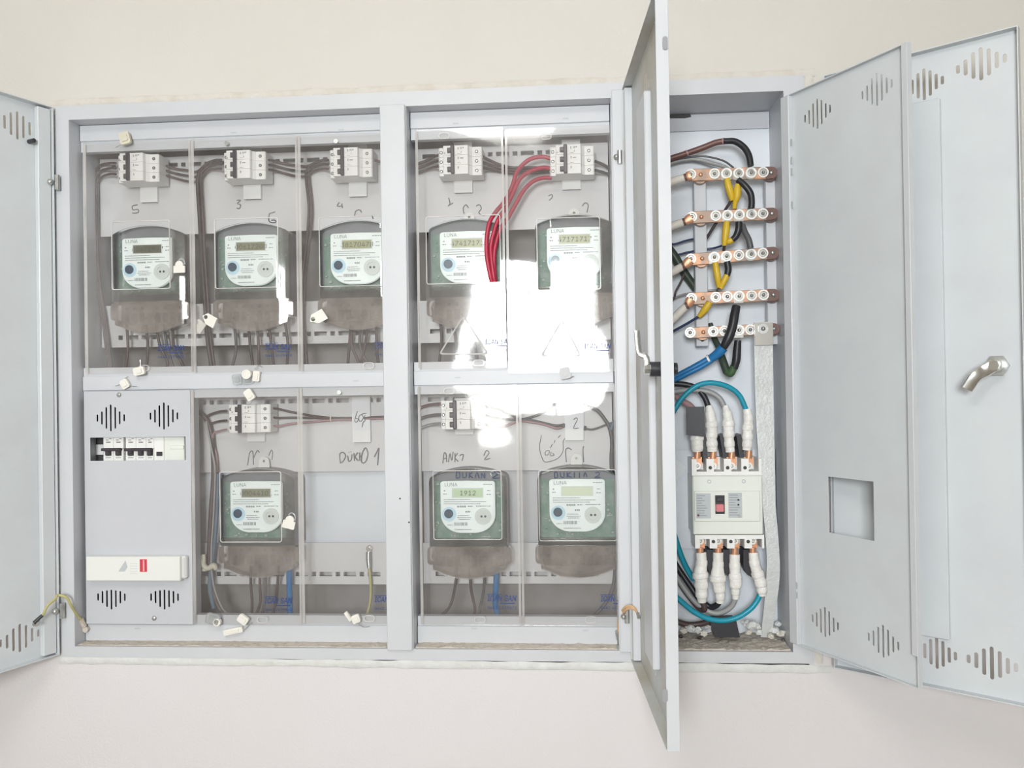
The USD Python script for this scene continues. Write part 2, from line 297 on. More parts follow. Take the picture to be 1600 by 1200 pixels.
# mounting plates with punched slots
PY = .094
def slotted(x0, x1, z0, z1, zs_, first):
    ho, x, wide = [], first, True
    while x < x1 - .03:
        w_ = .0250 if wide else .0090
        if x > x0 + .008: ho.append(sbox(x, zs_ - .0043, x + w_, zs_ + .0043))
        x += w_ + (.0070 if wide else .0068); wide = not wide
    m_ = [ext(sbox(x0, z0, x1, z1).difference(unary_union(ho)), PY, PY + .0015)]
    for z in (zs_ - .011, zs_ + .011):
        if z0 < z < z1: m_.append(bx(x0, x1, PY + .0016, BK + .02, z - .0007, z + .0007))     # closed box added behind the slots to keep light out
    return m_ + [bx(x0, x1, BK + .0201, BK + .0212, zs_ - .0105, zs_ + .0105)]
for x0, x1, us, vs in ((XL + .003, ML - .002, (430, 493, 490, 520), (239, 252, 362, 470.5, 521.5, 537, 618, 626.5, 737, 848, 897, 913)), (MR + .002, NL - .002, (770, 663, 700, 850), (229, 241, 360, 470, 518, 536, 616, 624, 736, 848, 897, 912))):
    f_ = P(150 if x0 < -.5 else 660, 240, PY)[0]; z = lambda i, v: P(us[i], v, PY)[2]
    obj('mounting_plate', slotted(x0, x1, z(0, vs[2]), z(0, vs[0]), z(0, vs[1]), f_), 'plate_paint', cab, False)
    obj('mounting_plate', slotted(x0, x1, z(1, vs[5]), z(1, vs[3]), z(1, vs[4]), f_ + .01), 'plate_paint', cab, False)
    obj('mounting_plate', slotted(x0, x1, z(2, vs[8]), z(2, vs[6]), z(2, vs[7]), f_ + .004), 'plate_paint', cab, False)
    obj('mounting_plate', slotted(x0, x1, z(3, vs[11]), z(3, vs[9]), z(3, vs[10]), f_ + .014), 'plate_paint', cab, False)
    obj('recess_plate', bx(x0, x1, BK, BK + .0015, z(3, vs[9]) - .004, z(2, vs[8]) + .004), 'back_paint' if x0 < -.5 else 'cabinet_paint', cab, False)
a = rpx(1000, 703, 1226, 857, .098); obj('mounting_plate', bx(NR + .002, XR - .002, .098, .1, a[2], a[3]), 'back_paint', cab, False)
a = rpx(1000, 200, 1226, 203, .102); obj('panel_hem', bx(NR + .002, XR - .002, .103, .107, a[2], ZT - .002), 'cabinet_paint', cab, False)
obj('cable_entry', ext(Polygon([P(u, v, .1025)[[0, 2]] for u, v in ((1040, 184), (1052, 176), (1062, 173), (1076, 175), (1079, 182), (1070, 184))]).buffer(.001), .1018, .1028), 'recess_dark', cab, False)
# pencil and pen marks written on the plates
def ink(strokes, y=PY, w=.0011, m='pencil', parent=None):
    obj('handwriting', [tube([P(u, v, y - .0003) for u, v in s], w, 5, 3) for s in strokes], m, parent or cab, 40)
ink([[(215, 320), (207, 322), (208, 328), (215, 327), (216, 332), (207, 333)]])                                        # 5
ink([[(370, 313), (376, 313), (371, 318), (376, 320), (374, 326), (370, 325)]])                                        # 3
ink([[(530, 316), (527, 322), (535, 322)], [(534, 318), (535, 325)]])                                                   # 4
ink([[(701, 309), (703, 318), (700, 322)], [(700, 322), (708, 317)]])                                                   # 1
ink([[(857, 306), (862, 304), (863, 308), (858, 313)]])                                                                 # 2
ink([[(421, 334), (430, 331)], [(421, 333), (420, 345), (426, 348), (431, 347), (430, 344), (424, 344)]])
ink([[(554, 338), (556, 330), (562, 328), (565, 332)], [(581, 336), (583, 342)]])
ink([[(725, 334), (724, 325), (728, 320), (732, 325)], [(744, 322), (749, 320), (752, 326), (748, 332), (752, 336), (758, 337)]])
ink([[(910, 322), (914, 317), (919, 320), (917, 332)]])
ink([[(387, 727), (390, 708), (395, 706), (396, 726)], [(396, 716), (402, 704), (405, 707)], [(420, 712), (424, 703), (426, 708), (425, 718)]], w=.0011)  # D..
ink([[(532, 724), (531, 710), (536, 707), (540, 712), (536, 721), (531, 723)], [(543, 712), (545, 721), (549, 718), (550, 710)], [(545, 707), (545.5, 707)], [(548, 706), (548.5, 706)],
     [(553, 708), (554, 720)], [(559, 707), (555, 714), (560, 720)], [(562, 707), (562, 720)], [(567, 708), (563, 714)],
     [(570, 701), (566, 708), (565, 722), (571, 722), (575, 710), (572, 700), (568, 702)], [(585, 714), (592, 700)], [(592, 700), (590, 727)]], w=.0013)                                            # DUKKD 1
ink([[(692, 724), (694, 708), (697, 710), (698, 722)], [(692, 717), (698, 716)], [(701, 722), (703, 708), (706, 720), (708, 706)], [(711, 722), (711, 708)], [(715, 708), (711, 715), (716, 721)], [(718, 712), (724, 710), (722, 720)]])
ink([[(756, 712), (760, 704), (764, 708), (757, 718), (766, 716)]])
ink([[(846, 680), (843, 700), (848, 718), (855, 722), (872, 716), (880, 704), (880, 690), (884, 684)], [(852, 706), (852, 711), (857, 710), (858, 704), (852, 705)], [(860, 700), (863, 694)], [(866, 692), (867, 688)], [(861, 706), (860, 712), (866, 711), (863, 708)],
     [(872, 684), (876, 680)]], w=.0008)
ink([[(885, 722), (884, 704), (888, 700), (893, 703)], [(912, 722), (911, 704), (912, 697)]])

# ---- doors: steel pans on hinges, each with its own slots, stiffener and lock
class Door:
    def __init__(s, hx, hy, ex, ey, flip):
        s.h = np.array([hx, hy]); d = np.array([ex - hx, ey - hy]); s.w = float(np.linalg.norm(d)); s.d = d / s.w
        s.n = np.array([-s.d[1], s.d[0]]) * flip                      # inner side
    def put(s, mesh):                                                  # local x along the door, -y towards the inner side
        v = mesh.vertices; p = s.h + v[:, :1] * s.d - v[:, 1:2] * s.n
        mesh = trimesh.Trimesh(np.column_stack([p, v[:, 2]]), mesh.faces.copy(), process=False)
        if mesh.volume < 0: mesh.invert()
        return mesh
    def hit(s, u, v, off=0.0):
        r = ray(u, v); o = s.h + off * s.n; k = ((o - CAM[:2]) @ s.n) / (r[:2] @ s.n); q = CAM + k * r
        return float((q[:2] - s.h) @ s.d), float(q[2])
def vent(s, z, pw=.0092, hs=(.0135, .0245, .041, .051, .041, .0245, .0135), sw=.0034):
    return [rrect(s + (i - 3) * pw - sw / 2, s + (i - 3) * pw + sw / 2, z - h / 2, z + h / 2, sw * .45, 2) for i, h in enumerate(hs)]
def pan(D, z0, z1, holes, t, parent, mat, flange=.0015, lip=0.0):
    sheet = sbox(0, z0, D.w, z1).difference(unary_union(holes)) if holes else sbox(0, z0, D.w, z1)
    e = [ext(sheet, t - flange, t), bx(0, .0015, 0, t - flange, z0, z1), bx(D.w - .0015, D.w, 0, t - flange, z0, z1), bx(.0015, D.w - .0015, 0, t - flange, z0, z0 + .0015), bx(.0015, D.w - .0015, 0, t - flange, z1 - .0015, z1)]
    return obj('door', D.put(cat(e)), mat, parent, False)
def zz(v): return CZ + v
# left door
DL = Door(-.964, -.012, -.964 - .394 * .58, -.012 - .919 * .58, 1)
h = []
for u, v in ((27, 196), (31, 997)):
    s_, z_ = DL.hit(u, v, -.016); h += vent(s_, z_, .0115, sw=.0052)
dl = pan(DL, zz(-.4825), zz(.5415), h, .017, cab, 'door_paint')
obj('edge_channel', DL.put(cbx(.003, .028, .004, .015, zz(-.478), zz(.537), .001)), 'door_paint', dl, False)
for v in (.40, -.40):
    obj('hinge_pin', [tube([P(93, 600, -.012) * [1, 1, 0] + [0, 0, zz(v) - .014], P(93, 600, -.012) * [1, 1, 0] + [0, 0, zz(v) + .014]], .0045, 10), dome(P(84, 600, -.015)[0], zz(v), .006, -.018, .006)], 'zinc', dl)
s_, z_ = DL.hit(47, 221, -.012); obj('bolt', DL.put(disc(s_, z_, .004, -.0, .016, 12)), 'black_plastic', dl)
# middle door, seen almost edge-on
DM = Door(.0935, -.012, .1155, -.386, -1)
h = [q for v in (.465, -.425) for q in vent(.18, zz(v))]
dm = pan(DM, zz(-.482), zz(.531), h, .017, cab, 'dusty_door_paint')
s0, _ = DM.hit(1000, 600, -.006); s1, _ = DM.hit(1019, 600, -.006)
obj('stiffener', DM.put(cbx(.150, .236, .004, .0155, DM.hit(1012, 1029, -.004)[1], DM.hit(1010, 131, -.004)[1], .002)), 'frame_paint', dm, False)
obj('edge_channel', DM.put(cbx(.002, .02, .002, .0155, zz(-.478), zz(.527), .001)), 'frame_paint', dm, False)
obj('edge_strip', DM.put(cbx(DM.w, DM.w + .0012, 0, .017, zz(-.4815), zz(.5305), .0004)), 'frame_paint', dm, False)
for v in (68, 1086):
    c = P(1039, v, -.386); obj('edge_slot', ext(rrect(c[0] - .0035, c[0] + .0035, c[2] - .009, c[2] + .009, .0034, 4), -.3880, -.3872), 'print_grey', dm, False)  # slot shade put into a grey patch on the edge
lk = .305; lz = P(1022, 577, -.31)[2]
def along(D, s, off, z): return np.array([*(D.h + s * D.d + off * D.n), z])
lock = [tube([along(DM, lk, -.026, lz), along(DM, lk, .004, lz)], .0105, 14, 1), tube([along(DM, lk, -.034, lz), along(DM, lk, -.026, lz)], [.0085, .0085], 14, 1)]
lm = obj('lock_barrel', lock, 'black_plastic', dm)
obj('lock_cam', [tube([along(DM, lk, .004, lz), along(DM, lk, .012, lz)], .008, 8, 1), tube([along(DM, lk, .008, lz - .006), along(DM, lk, .009, lz + .016), along(DM, lk - .004, .018, lz + .024), along(DM, lk - .006, .021, lz + .055)], .0045, 8, 4, .5)], 'steel_bright', lm)
for v, s in ((.41, .004), (-.405, .004)):
    c = along(DM, .0, .006, zz(v)); obj('hinge_pin', [tube([c + [0, 0, -.012], c + [0, 0, .012]], .0045, 10, 1), dome(c[0] - .006, c[2], .005, c[1] - .003, .006)], 'zinc', dm)
# inner cover of the right-hand section
DI = Door(.378, -.010, .5018, -.2255, -1)
h = []
for u, v in ((1277, 178), (1370, 140), (1289, 972), (1380, 1002)):
    s_, z_ = DI.hit(u, v, -.008); h += vent(s_, z_, .0092, sw=.0046)
q = [DI.hit(*p, -.008) for p in ((1294, 745), (1365, 752), (1366, 845), (1295, 832))]
h.append(sbox(min(q[0][0], q[3][0]), (q[2][1] + q[3][1]) / 2, q[1][0], (q[0][1] + q[1][1]) / 2))
di = pan(DI, zz(-.4525), zz(.508), h, .009, cab, 'door_paint')
obj('edge_strip', DI.put(cbx(DI.w - .010, DI.w, -.001, 0, zz(-.405), zz(.508), .0004)), 'frame_paint', di, False)
obj('edge_channel', DI.put(cbx(-.010, .009, -.002, .008, zz(-.452), zz(.507), .001)), 'frame_paint', di, False)
for v in (222, 250, 268, 320, 915, 930):
    s_, z_ = DI.hit(1237 + (v - 222) * .012, v, .002); obj('edge_hole', DI.put(ext(rrect(s_ - .0018, s_ + .0018, z_ - .006, z_ + .006, .0015, 2), -.0028, -.0022)), 'label_grey', di, False)
# outer door of the right-hand section
DO = Door(.408 + .038 * .8015, -.006 - .038 * .598, .672, -.203, -1)
h = []
for u, v in ((1444, 132), (1533, 100), (1464, 1020), (1550, 1036)):
    s_, z_ = DO.hit(u, v, -.015); h += vent(s_, z_, .0108 if u > 1500 else .0090, sw=.0056 if u > 1500 else .0048)
do = pan(DO, zz(-.4875), zz(.5345), h, .016, cab, 'door_paint')
s_, zt2 = DO.hit(1468, 152, -.006); _, zb2 = DO.hit(1480, 1000, -.006)
obj('stiffener', DO.put(cbx(.002, s_, .004, .0145, zb2, zt2, .002)), 'door_paint', do, False)
s_, z_ = DO.hit(1556, 571, 0)
nut = Polygon([(s_ + .017 * math.cos(a), z_ + .017 * math.sin(a)) for a in np.arange(6) * math.pi / 3])
lo = obj('lock_barrel', DO.put(cat([ext(nut, .006, .0145), disc(s_, z_, .0105, -.012, .006)])), 'zinc', do)
s2, z2 = DO.hit(1510, 608, .02)
obj('lock_cam', [tube([along(DO, s_, .014, z_), along(DO, s_ - .012, .017, z_ - .008), along(DO, s_ - .022, .024, z_ - .016), along(DO, s2 + .002, .026, z2)], [.010, .0105, .0095, .009], 10, 4, .3), DO.put(disc(s_, z_, .008, -.019, -.012, 8))], 'steel_bright', lo)
for v in (.38, -.36): obj('hinge_arm', tube([np.array([.404, -.004, zz(v)]), np.array([.440, -.030, zz(v)]), along(DO, .006, .004, zz(v))], .006, 8, 3, .4), 'zinc', do)
# dust on the cabinet floor
gx, gy = np.meshgrid(np.linspace(XL + .004, NL - .003, 160), np.linspace(.002, .029, 6), indexing='ij')
def dust(x0, x1, y0, y1, nx, ny, hgt, seed):
    gx, gy = np.meshgrid(np.linspace(x0, x1, nx), np.linspace(y0, y1, ny), indexing='ij'); hh = .001 + hgt * meshkit.fbm(np.stack([gx * 140, gy * 140, gx * 0], -1), 3, seed) ** 2
    top = np.stack([gx, gy, ZB + hh], -1).reshape(-1, 3); bot = top * [1, 1, 0] + [0, 0, ZB + .0004]; f = []; N = nx * ny
    for i in range(nx - 1):
        for j in range(ny - 1):
            a, b, c, d = i * ny + j, (i + 1) * ny + j, (i + 1) * ny + j + 1, i * ny + j + 1; f += [(a, b, c), (a, c, d), (N + a, N + c, N + b), (N + a, N + d, N + c)]
    for i in range(nx - 1):
        for j, s in ((0, 1), (ny - 1, -1)):
            a, b = i * ny + j, (i + 1) * ny + j; q = [(a, N + a, N + b), (a, N + b, b)]; f += q if s > 0 else [t[::-1] for t in q]
    for j in range(ny - 1):
        for i, s in ((0, -1), (nx - 1, 1)):
            a, b = i * ny + j, i * ny + j + 1; q = [(a, N + a, N + b), (a, N + b, b)]; f += q if s > 0 else [t[::-1] for t in q]
    t = trimesh.Trimesh(np.vstack([top, bot]), f, process=False)
    return t
obj('dust', [dust(XL + .004, ML - .003, .002, .100, 140, 14, .0035, 3), dust(MR + .003, NL - .003, .002, .1, 90, 14, .0045, 5), dust(NR + .003, XR - .003, .002, .104, 60, 16, .007, 9)], 'dust', None, 40, label='brown dust and grit lying along the bottom of the cabinet', category='dust', kind='stuff')

# ================================================================== DIN RAILS AND CIRCUIT BREAKERS
RF = PY - .0085
def din_rail(u0, u1, v0, v1, label, note=None, group=None):
    x0, x1, z0, z1 = rpx(u0, v0, u1, v1, RF); t = thing('din_rail', label, 'rail', ((x0 + x1) / 2, PY, z0), group)
    xm = (x0 + x1) / 2; pf = Polygon([(xm - .0175, RF), (xm + .0175, RF), (xm + .0175, PY - .0002), (xm + .0155, PY - .0002), (xm + .0155, RF + .0012), (xm - .0155, RF + .0012), (xm - .0155, PY - .0002), (xm - .0175, PY - .0002)])
    obj('rail', extz(pf, z0, z1), 'rail_metal', t, False); return t
RL = [(218, 246, 234, 316, 1), (379, 408, 230, 311, 2), (544, 573, 226, 307, 3), (709, 738, 222, 301, 4), (878, 907, 218, 296, 5), (385, 414, 625, 690, 6), (711, 739, 622, 679, 7)]
NAMES = {1: 'upper breaker farthest left', 2: 'second upper breaker from the left', 3: 'upper breaker just left of the post', 4: 'upper breaker just right of the post',
         5: 'upper breaker fed by the red wires', 6: 'lower breaker left of the BOS label', 7: 'lower breaker right of the centre post'}
for u0, u1, v0, v1, k in RL: din_rail(u0, u1, v0, v1, 'short pale metal rail end showing below the ' + NAMES[k])
t = din_rail(550, 579, 619, 691, 'bare metal rail carrying a white paper note with the word BOS')
a = rpx(550, 625, 578, 672, RF); obj('paper_note', bx(a[0], a[1], RF - .0006, RF - .0001, a[2], a[3]), 'paper', t, False, label='white paper note')
obj('handwriting', [tube([P(u, v, RF - .0009) for u, v in s], .0008, 5, 3) for s in ([(558.5, 642.5), (556, 650), (554.3, 658), (557.5, 659.3), (559.8, 655), (556, 653.5)], [(565, 647.4), (561, 650.5), (561, 657), (564.5, 658), (567.7, 652.5), (565.5, 647.4), (572.6, 645.5)], [(570.5, 649), (568.5, 652.5), (570.6, 656.5), (567.5, 660), (565.8, 667.4)])], 'ink', t, 40)
t = din_rail(882, 912, 622, 688, 'bare metal rail carrying a white paper note with the number 2')
a = rpx(882, 622, 912, 670, RF); obj('paper_note', bx(a[0], a[1], RF - .0006, RF - .0001, a[2], a[3]), 'paper', t, False, label='white paper note')
obj('handwriting', [tube([P(u, v, RF - .0009) for u, v in s], .0008, 5, 3) for s in ([(885, 627), (885, 635), (889, 635), (890, 628), (886, 626)], [(893, 627), (894, 636), (898, 634), (899, 626)], [(901, 626), (899, 637)], [(905, 627), (902, 632), (906, 637)], [(908, 629), (906, 634), (910, 636), (910, 630), (908, 642)], [(896, 656), (900, 653), (902, 656), (896, 669), (904, 669)])], 'ink', t, 40)
# small black rail-end clips
for u, v, w_ in ((881, 628, 'upper left'), (881, 665, 'lower left'), (914, 633, 'upper right'), (914, 669, 'lower right')):
    c = P(u, v, RF); obj('black_end_clip', cbx(c[0] - .003, c[0] + .003, RF - .001, PY, c[2] - .004, c[2] + .004), 'black_plastic', None, False, label='small black clip at the ' + w_ + ' of the number 2 note', category='clip', group='black clips on the note 2 rail')
for u, v in ((245, 307), (410, 304), (416, 684), (580, 690)):
    pass
def make_breaker(loc, label):
    t = thing('circuit_breaker', label, 'circuit breaker', loc)
    prof = Polygon([(-.041, 0), (-.041, -.037), (-.039, -.039), (-.0305, -.039), (-.0305, -.051), (-.0295, -.0525), (.0155, -.0525), (.0165, -.051), (.0175, -.044), (.023, -.039), (.039, -.039), (.041, -.037), (.041, 0)])
    for i in (-1, 0, 1): obj('pole_housing', extz(prof, i * .0178 - .0087, i * .0178 + .0087), 'breaker_plastic', t, 20, True)
    for i in (-1, 0, 1):
        z = i * .0178
        obj('toggle_recess', cbx(-.0226, -.0155, -.0531, -.050, z - .0052, z + .0052, .0006), 'recess_dark', t, False, True)
        for x in (-.0360, .0310):
            s = obj('terminal_screw', ring(x, z, .0017, .0030, -.0394, -.0388, 16), 'recess_dark', t, False, True); obj('screw_head', disc(x, z, .0019, -.0392, -.0387, 10), 'zinc', s, False, True)
    obj('toggle_bar', [cbx(-.0158, -.0090, -.0580, -.0515, -.0268, .0268, .0014)] + [cbx(-.0215, -.0150, -.0562, -.052, i * .0178 - .0036, i * .0178 + .0036, .001) for i in (-1, 0, 1)], 'toggle_plastic', t, False, True)
    pr = [bx(-.0030, -.0012, -.0528, -.0524, i * .0178 + .001, i * .0178 + .0055) for i in (-1, 0, 1)] + [bx(.0015, .0030, -.0528, -.0524, .0195, .0235), bx(.0040, .0052, -.0528, -.0524, .0195, .0235), bx(.0062, .0090, -.0528, -.0524, .021, .0232), bx(.0035, .0045, -.0528, -.0524, .0125, .0165), bx(.001, .0075, -.0528, -.0524, .0020, .0038)]
    pr += [bx(-.0040, .0025, -.0528, -.0524, i * .0178 - .0065, i * .0178 - .0058) for i in (0, 1)] + [bx(-.0285, -.0268, -.0528, -.0524, .0115, .0140)]
    obj('printing', pr, 'print_grey', t, False, True)
    return t
BC = [(213.5, 262), (380, 258), (547, 254), (718.5, 251), (894, 250), (387.5, 654), (722, 648)]
BL = ['white three-pole breaker above the pencil mark 5, farthest left in the upper row', 'white three-pole breaker second from the left in the upper row', 'white three-pole breaker just left of the centre post in the upper row',
      'white three-pole breaker just right of the centre post in the upper row', 'white three-pole breaker with red wires running into its left side', 'white three-pole breaker in the lower row beside the BOS note', 'white three-pole breaker in the lower row right of the centre post, half lost in glare']
proto = None
for (u, v), lb in zip(BC, BL):
    c = P(u, v, .040); lc = (c[0], RF - .0002, c[2])
    if proto is None: proto = make_breaker(lc, lb)
    else: dup(proto, lc, lb)

# ================================================================== ELECTRICITY METERS
MZ = .0400
K = (P(942, 396, MZ)[0] - P(853.5, 396, MZ)[0]) / 88.5       # one picture pixel at the meters, metres
def curved(mesh, k):
    """A clear front rounded back at its left and right sides."""
    v, f = trimesh.remesh.subdivide_to_size(mesh.vertices, mesh.faces, .005, max_iter=12); a = np.clip((np.abs(v[:, 0]) / k - 38) / 24, 0, 1)
    v = v.copy(); v[:, 1] += 24 * k * (.135 * a + .09 * a * a); t = trimesh.Trimesh(v, f, process=True); return t
def make_meter(u, v, lcd, digits, label, lug=True):
    c = P(u, v, MZ); t = thing('electricity_meter', label, 'electricity meter', (c[0], BK, c[2]))
    yf = MZ - BK                                              # front of the faceplate, local
    L = lambda name, mesh, mat, par=t, smooth=30, **k: obj(name, mesh, mat, par, smooth, True, **k)
    k = K
    ar = [(-62 * k, -62 * k)] + [(-62 * k, 40 * k), (-60.5 * k, 46 * k), (-57 * k, 49 * k)] + [(x * k, (61 - 12 * (x / 57) ** 2) * k) for x in np.linspace(-50, 50, 13)] + [(57 * k, 49 * k), (60.5 * k, 46 * k), (62 * k, 40 * k), (62 * k, -62 * k)]
    arch = Polygon(ar)
    L('housing', ext(arch, yf + .016, -.001), 'meter_housing')
    pcb = sbox(-58 * k, -61 * k, 58 * k, 40 * k).intersection(arch)
    pb = L('circuit_board', ext(pcb, yf + .0145, yf + .0160), 'pcb_green')
    r_ = np.random.default_rng(int(u) * 7 + int(v)); cm = []
    for i in range(26):
        x, z = (r_.uniform(43.5, 56) * (1 if i % 2 else -1), r_.uniform(-46, 36)) if i < 18 else (r_.uniform(-40, 40), r_.uniform(-48, -44)); s = r_.uniform(.8, 2.4)
        cm.append(cbx((x - s) * k, (x + s) * k, yf + .0115, yf + .0146, (z - s * .8) * k, (z + s * .8) * k, .0004))
    L('component', cm, 'component', pb, False, kind='stuff')
    shell = [curved(ext(arch, yf - .0045, yf - .0030), k), ext(arch.difference(arch.buffer(-.0016)), yf + .0046, yf + .0155)]
    L('clear_cover', shell, 'meter_glass', t, 30)
    fp = Polygon([(-42.5 * k, 37 * k)] + [(-42.5 * k + 4 * k * (1 - math.cos(a)), 37 * k + 3 * k * math.sin(a)) for a in np.linspace(.3, 1.57, 4)] + [(-20 * k, 40.4 * k), (0, 40.8 * k), (20 * k, 40.4 * k)] + [(42.5 * k - 4 * k * (1 - math.cos(a)), 37 * k + 3 * k * math.sin(a)) for a in np.linspace(1.57, .0, 4)]
                 + [(42.5 * k - 32 * k * (1 - math.cos(a)), -12 * k - 28 * k * math.sin(a)) for a in np.linspace(0, 1.5, 9)] + [(-42.5 * k + 32 * k * (1 - math.cos(a)), -12 * k - 28 * k * math.sin(a)) for a in np.linspace(1.5, 0, 9)])
    L('faceplate', [ext(fp, yf, yf + .0058), ext(fp.buffer(.0012), yf + .0022, yf + .0058)], 'face_white', t, 25)
    fpn = L('display_frame', ext(sbox(-25 * k, 15 * k, 25 * k, 30.5 * k).difference(sbox(-23.6 * k, 16.2 * k, 23.6 * k, 29.3 * k)), yf - .0006, yf + .0005), 'port_grey', t, False)
    d = L('display', bx(-23.7 * k, 23.7 * k, yf - .0003, yf + .0006, 16.1 * k, 29.4 * k), lcd, t, False)
    if digits: L('digits', txt(digits, 7.6 * k, 0, yf - .00035, 18.6 * k, center=True, depth=.0002, slant=.08), 'lcd_ink', d, False)
    bt = L('button_ring', disc(-30 * k, -11 * k, 11.5 * k, yf - .0003, yf + .0003, 28), 'light_blue'); L('button', [disc(-30.5 * k, -10 * k, 7.1 * k, yf - .0022, yf, 24)], 'button_navy', bt, 30)
    pt = L('optical_port', [ring(24 * k, -14.5 * k, 8 * k, 13 * k, yf - .0020, yf, 32), disc(24 * k, -14.5 * k, 8 * k, yf - .0008, yf + .0002, 24)], 'port_grey', t, 30)
    L('optical_eye', [disc((21.5 + i * 6) * k, -14.6 * k, 1.9 * k, yf - .0011, yf - .0006, 10) for i in (0, 1)], 'black_plastic', pt, False)
    y = yf - .0002
    def dashes(x0, x1, z, h, seed, gap=.25):
        q = np.random.default_rng(seed); x, o = x0, []
        while x < x1:
            w_ = q.uniform(.9, 3.4); o.append(bx(x * k, min(x + w_, x1) * k, y - .0001, y + .0002, (z - h / 2) * k, (z + h / 2) * k)); x += w_ + q.uniform(.5, 1.0)
        return o
    pr = [txt('LUNA', 5.6 * k, -37 * k, y, 33.2 * k, depth=.0002)]
    for i, (x0, x1, z, h) in enumerate(((25, 39, 36, 1.3), (-38, 5, 12.2, 1.2), (-38, 29, 8.8, 1.2), (-38, 20, 5.4, 1.2), (-17, -3, 1.0, 2.6), (0, 8, 1.4, 1.6), (13, 36, 1.6, 1.3), (-4, 4, -7, 2.6), (-16, 1, -13.2, 1.1), (-17, 5, -16.4, 1.1), (-15, 3, -19.2, 1.1), (-33, -24, -28, 1.1), (-21.5, 5, -35.2, 1.4), (30, 37, 20, 1.3), (31, 36, 26, 1.3), (-39, -33, 21, 1.4), (-38, -35, 26, 1.8))): pr += dashes(x0, x1, z, h, i)
    q = np.random.default_rng(5); x = -22
    while x < -1: w_ = q.uniform(.3, 1.1); pr.append(bx(x * k, (x + w_) * k, y - .0001, y + .0002, -29 * k, -24 * k)); x += w_ + q.uniform(.3, .8)
    L('printing', pr, 'print_grey', t, False)
    # terminals and their clear cover
    tb = L('terminal_block', cbx(-56 * k, 56 * k, yf + .022, -.0035, -98 * k, -63 * k, .002), 'terminal_brown', t, False)
    for i in range(8):
        x = (-46 + i * 13.1) * k
        L('terminal_slot', [cbx(x - 4.2 * k, x + 4.2 * k, yf + .0205, yf + .024, -96 * k, -80 * k, .001), disc(x, -72 * k, 3.0 * k, yf + .0214, yf + .023, 10)], 'wire_dark_grey' if i % 3 else 'zinc', tb, False)
    tc = unary_union([Polygon([(-61 * k, -51 * k), (61 * k, -51 * k), (58 * k, -100 * k)] + [(x * k, (-114 + 14 * (x / 55) ** 2) * k) for x in np.linspace(50, -50, 9)] + [(-58 * k, -100 * k)]), rrect(-67 * k, 67 * k, -92 * k, -64 * k, 6 * k)])
    L('terminal_cover', [curved(ext(tc, yf - .0010, yf + .0006), k * 1.06), ext(tc.difference(tc.buffer(-.0016)), yf + .0085, yf + .03)], 'terminal_glass', t, 30)
    for sx in (-1, 1): L('cover_screw', [disc(sx * 57 * k, -79 * k, 3.6 * k, yf + .0078, yf + .0100, 16), dome(sx * 57 * k, -79 * k, 3.0 * k, yf + .0078, .001)], 'seal_plastic' if v > 600 and u > 600 else 'zinc', t, 30)
    if lug: L('hanging_lug', ext(unary_union([sbox(-9 * k, 56 * k, 9 * k, 68 * k), Point(0, 70 * k).buffer(8.5 * k)]).difference(Point(0, 71 * k).buffer(2.2 * k)), yf + .042, yf + .045), 'white_plastic', t, False)
    return t
MT = [(230.5, 411, 'lcd_dark', '00471827', 'grey three-phase meter farthest left in the upper row, a white seal at its right', False),
      (392, 407, 'lcd_olive', '00617208', 'grey three-phase meter second from the left in the upper row', False),
      (558, 404, 'lcd_yellow', '38170478', 'grey three-phase meter partly behind the wide centre post in the upper row', False),
      (730, 402, 'lcd_yellow', '47417171', 'grey three-phase meter crossed by red wires in the upper row', True),
      (898, 396, 'lcd_yellow', '47171717', 'grey three-phase meter farthest right in the upper row with a glaring white faceplate', True),
      (400.5, 792.5, 'lcd_olive', '00044101', 'grey three-phase meter in the lower row with a padlock shaped white seal at its right', True),
      (731, 792.5, 'lcd_green', '1912', 'grey three-phase meter in the lower row whose green display reads 1912', False),
      (902, 790, 'lcd_cream', None, 'grey three-phase meter in the lower row with a blank pale display', True)]
for q in MT: make_meter(*q)
ink([(690, 749, .0275)] and [[(713, 737), (713, 747), (718, 745), (717, 738), (713, 737)], [(722, 738), (723, 746), (728, 745), (728, 738)], [(733, 738), (733, 747)], [(738, 738), (733, 742), (739, 747)], [(742, 747), (745, 738), (748, 747)], [(752, 747), (752, 739), (757, 747), (757, 739)], [(768, 741), (773, 739), (776, 743), (770, 747), (780, 747)]], y=.0460, w=.0009, m='ink') if False else None

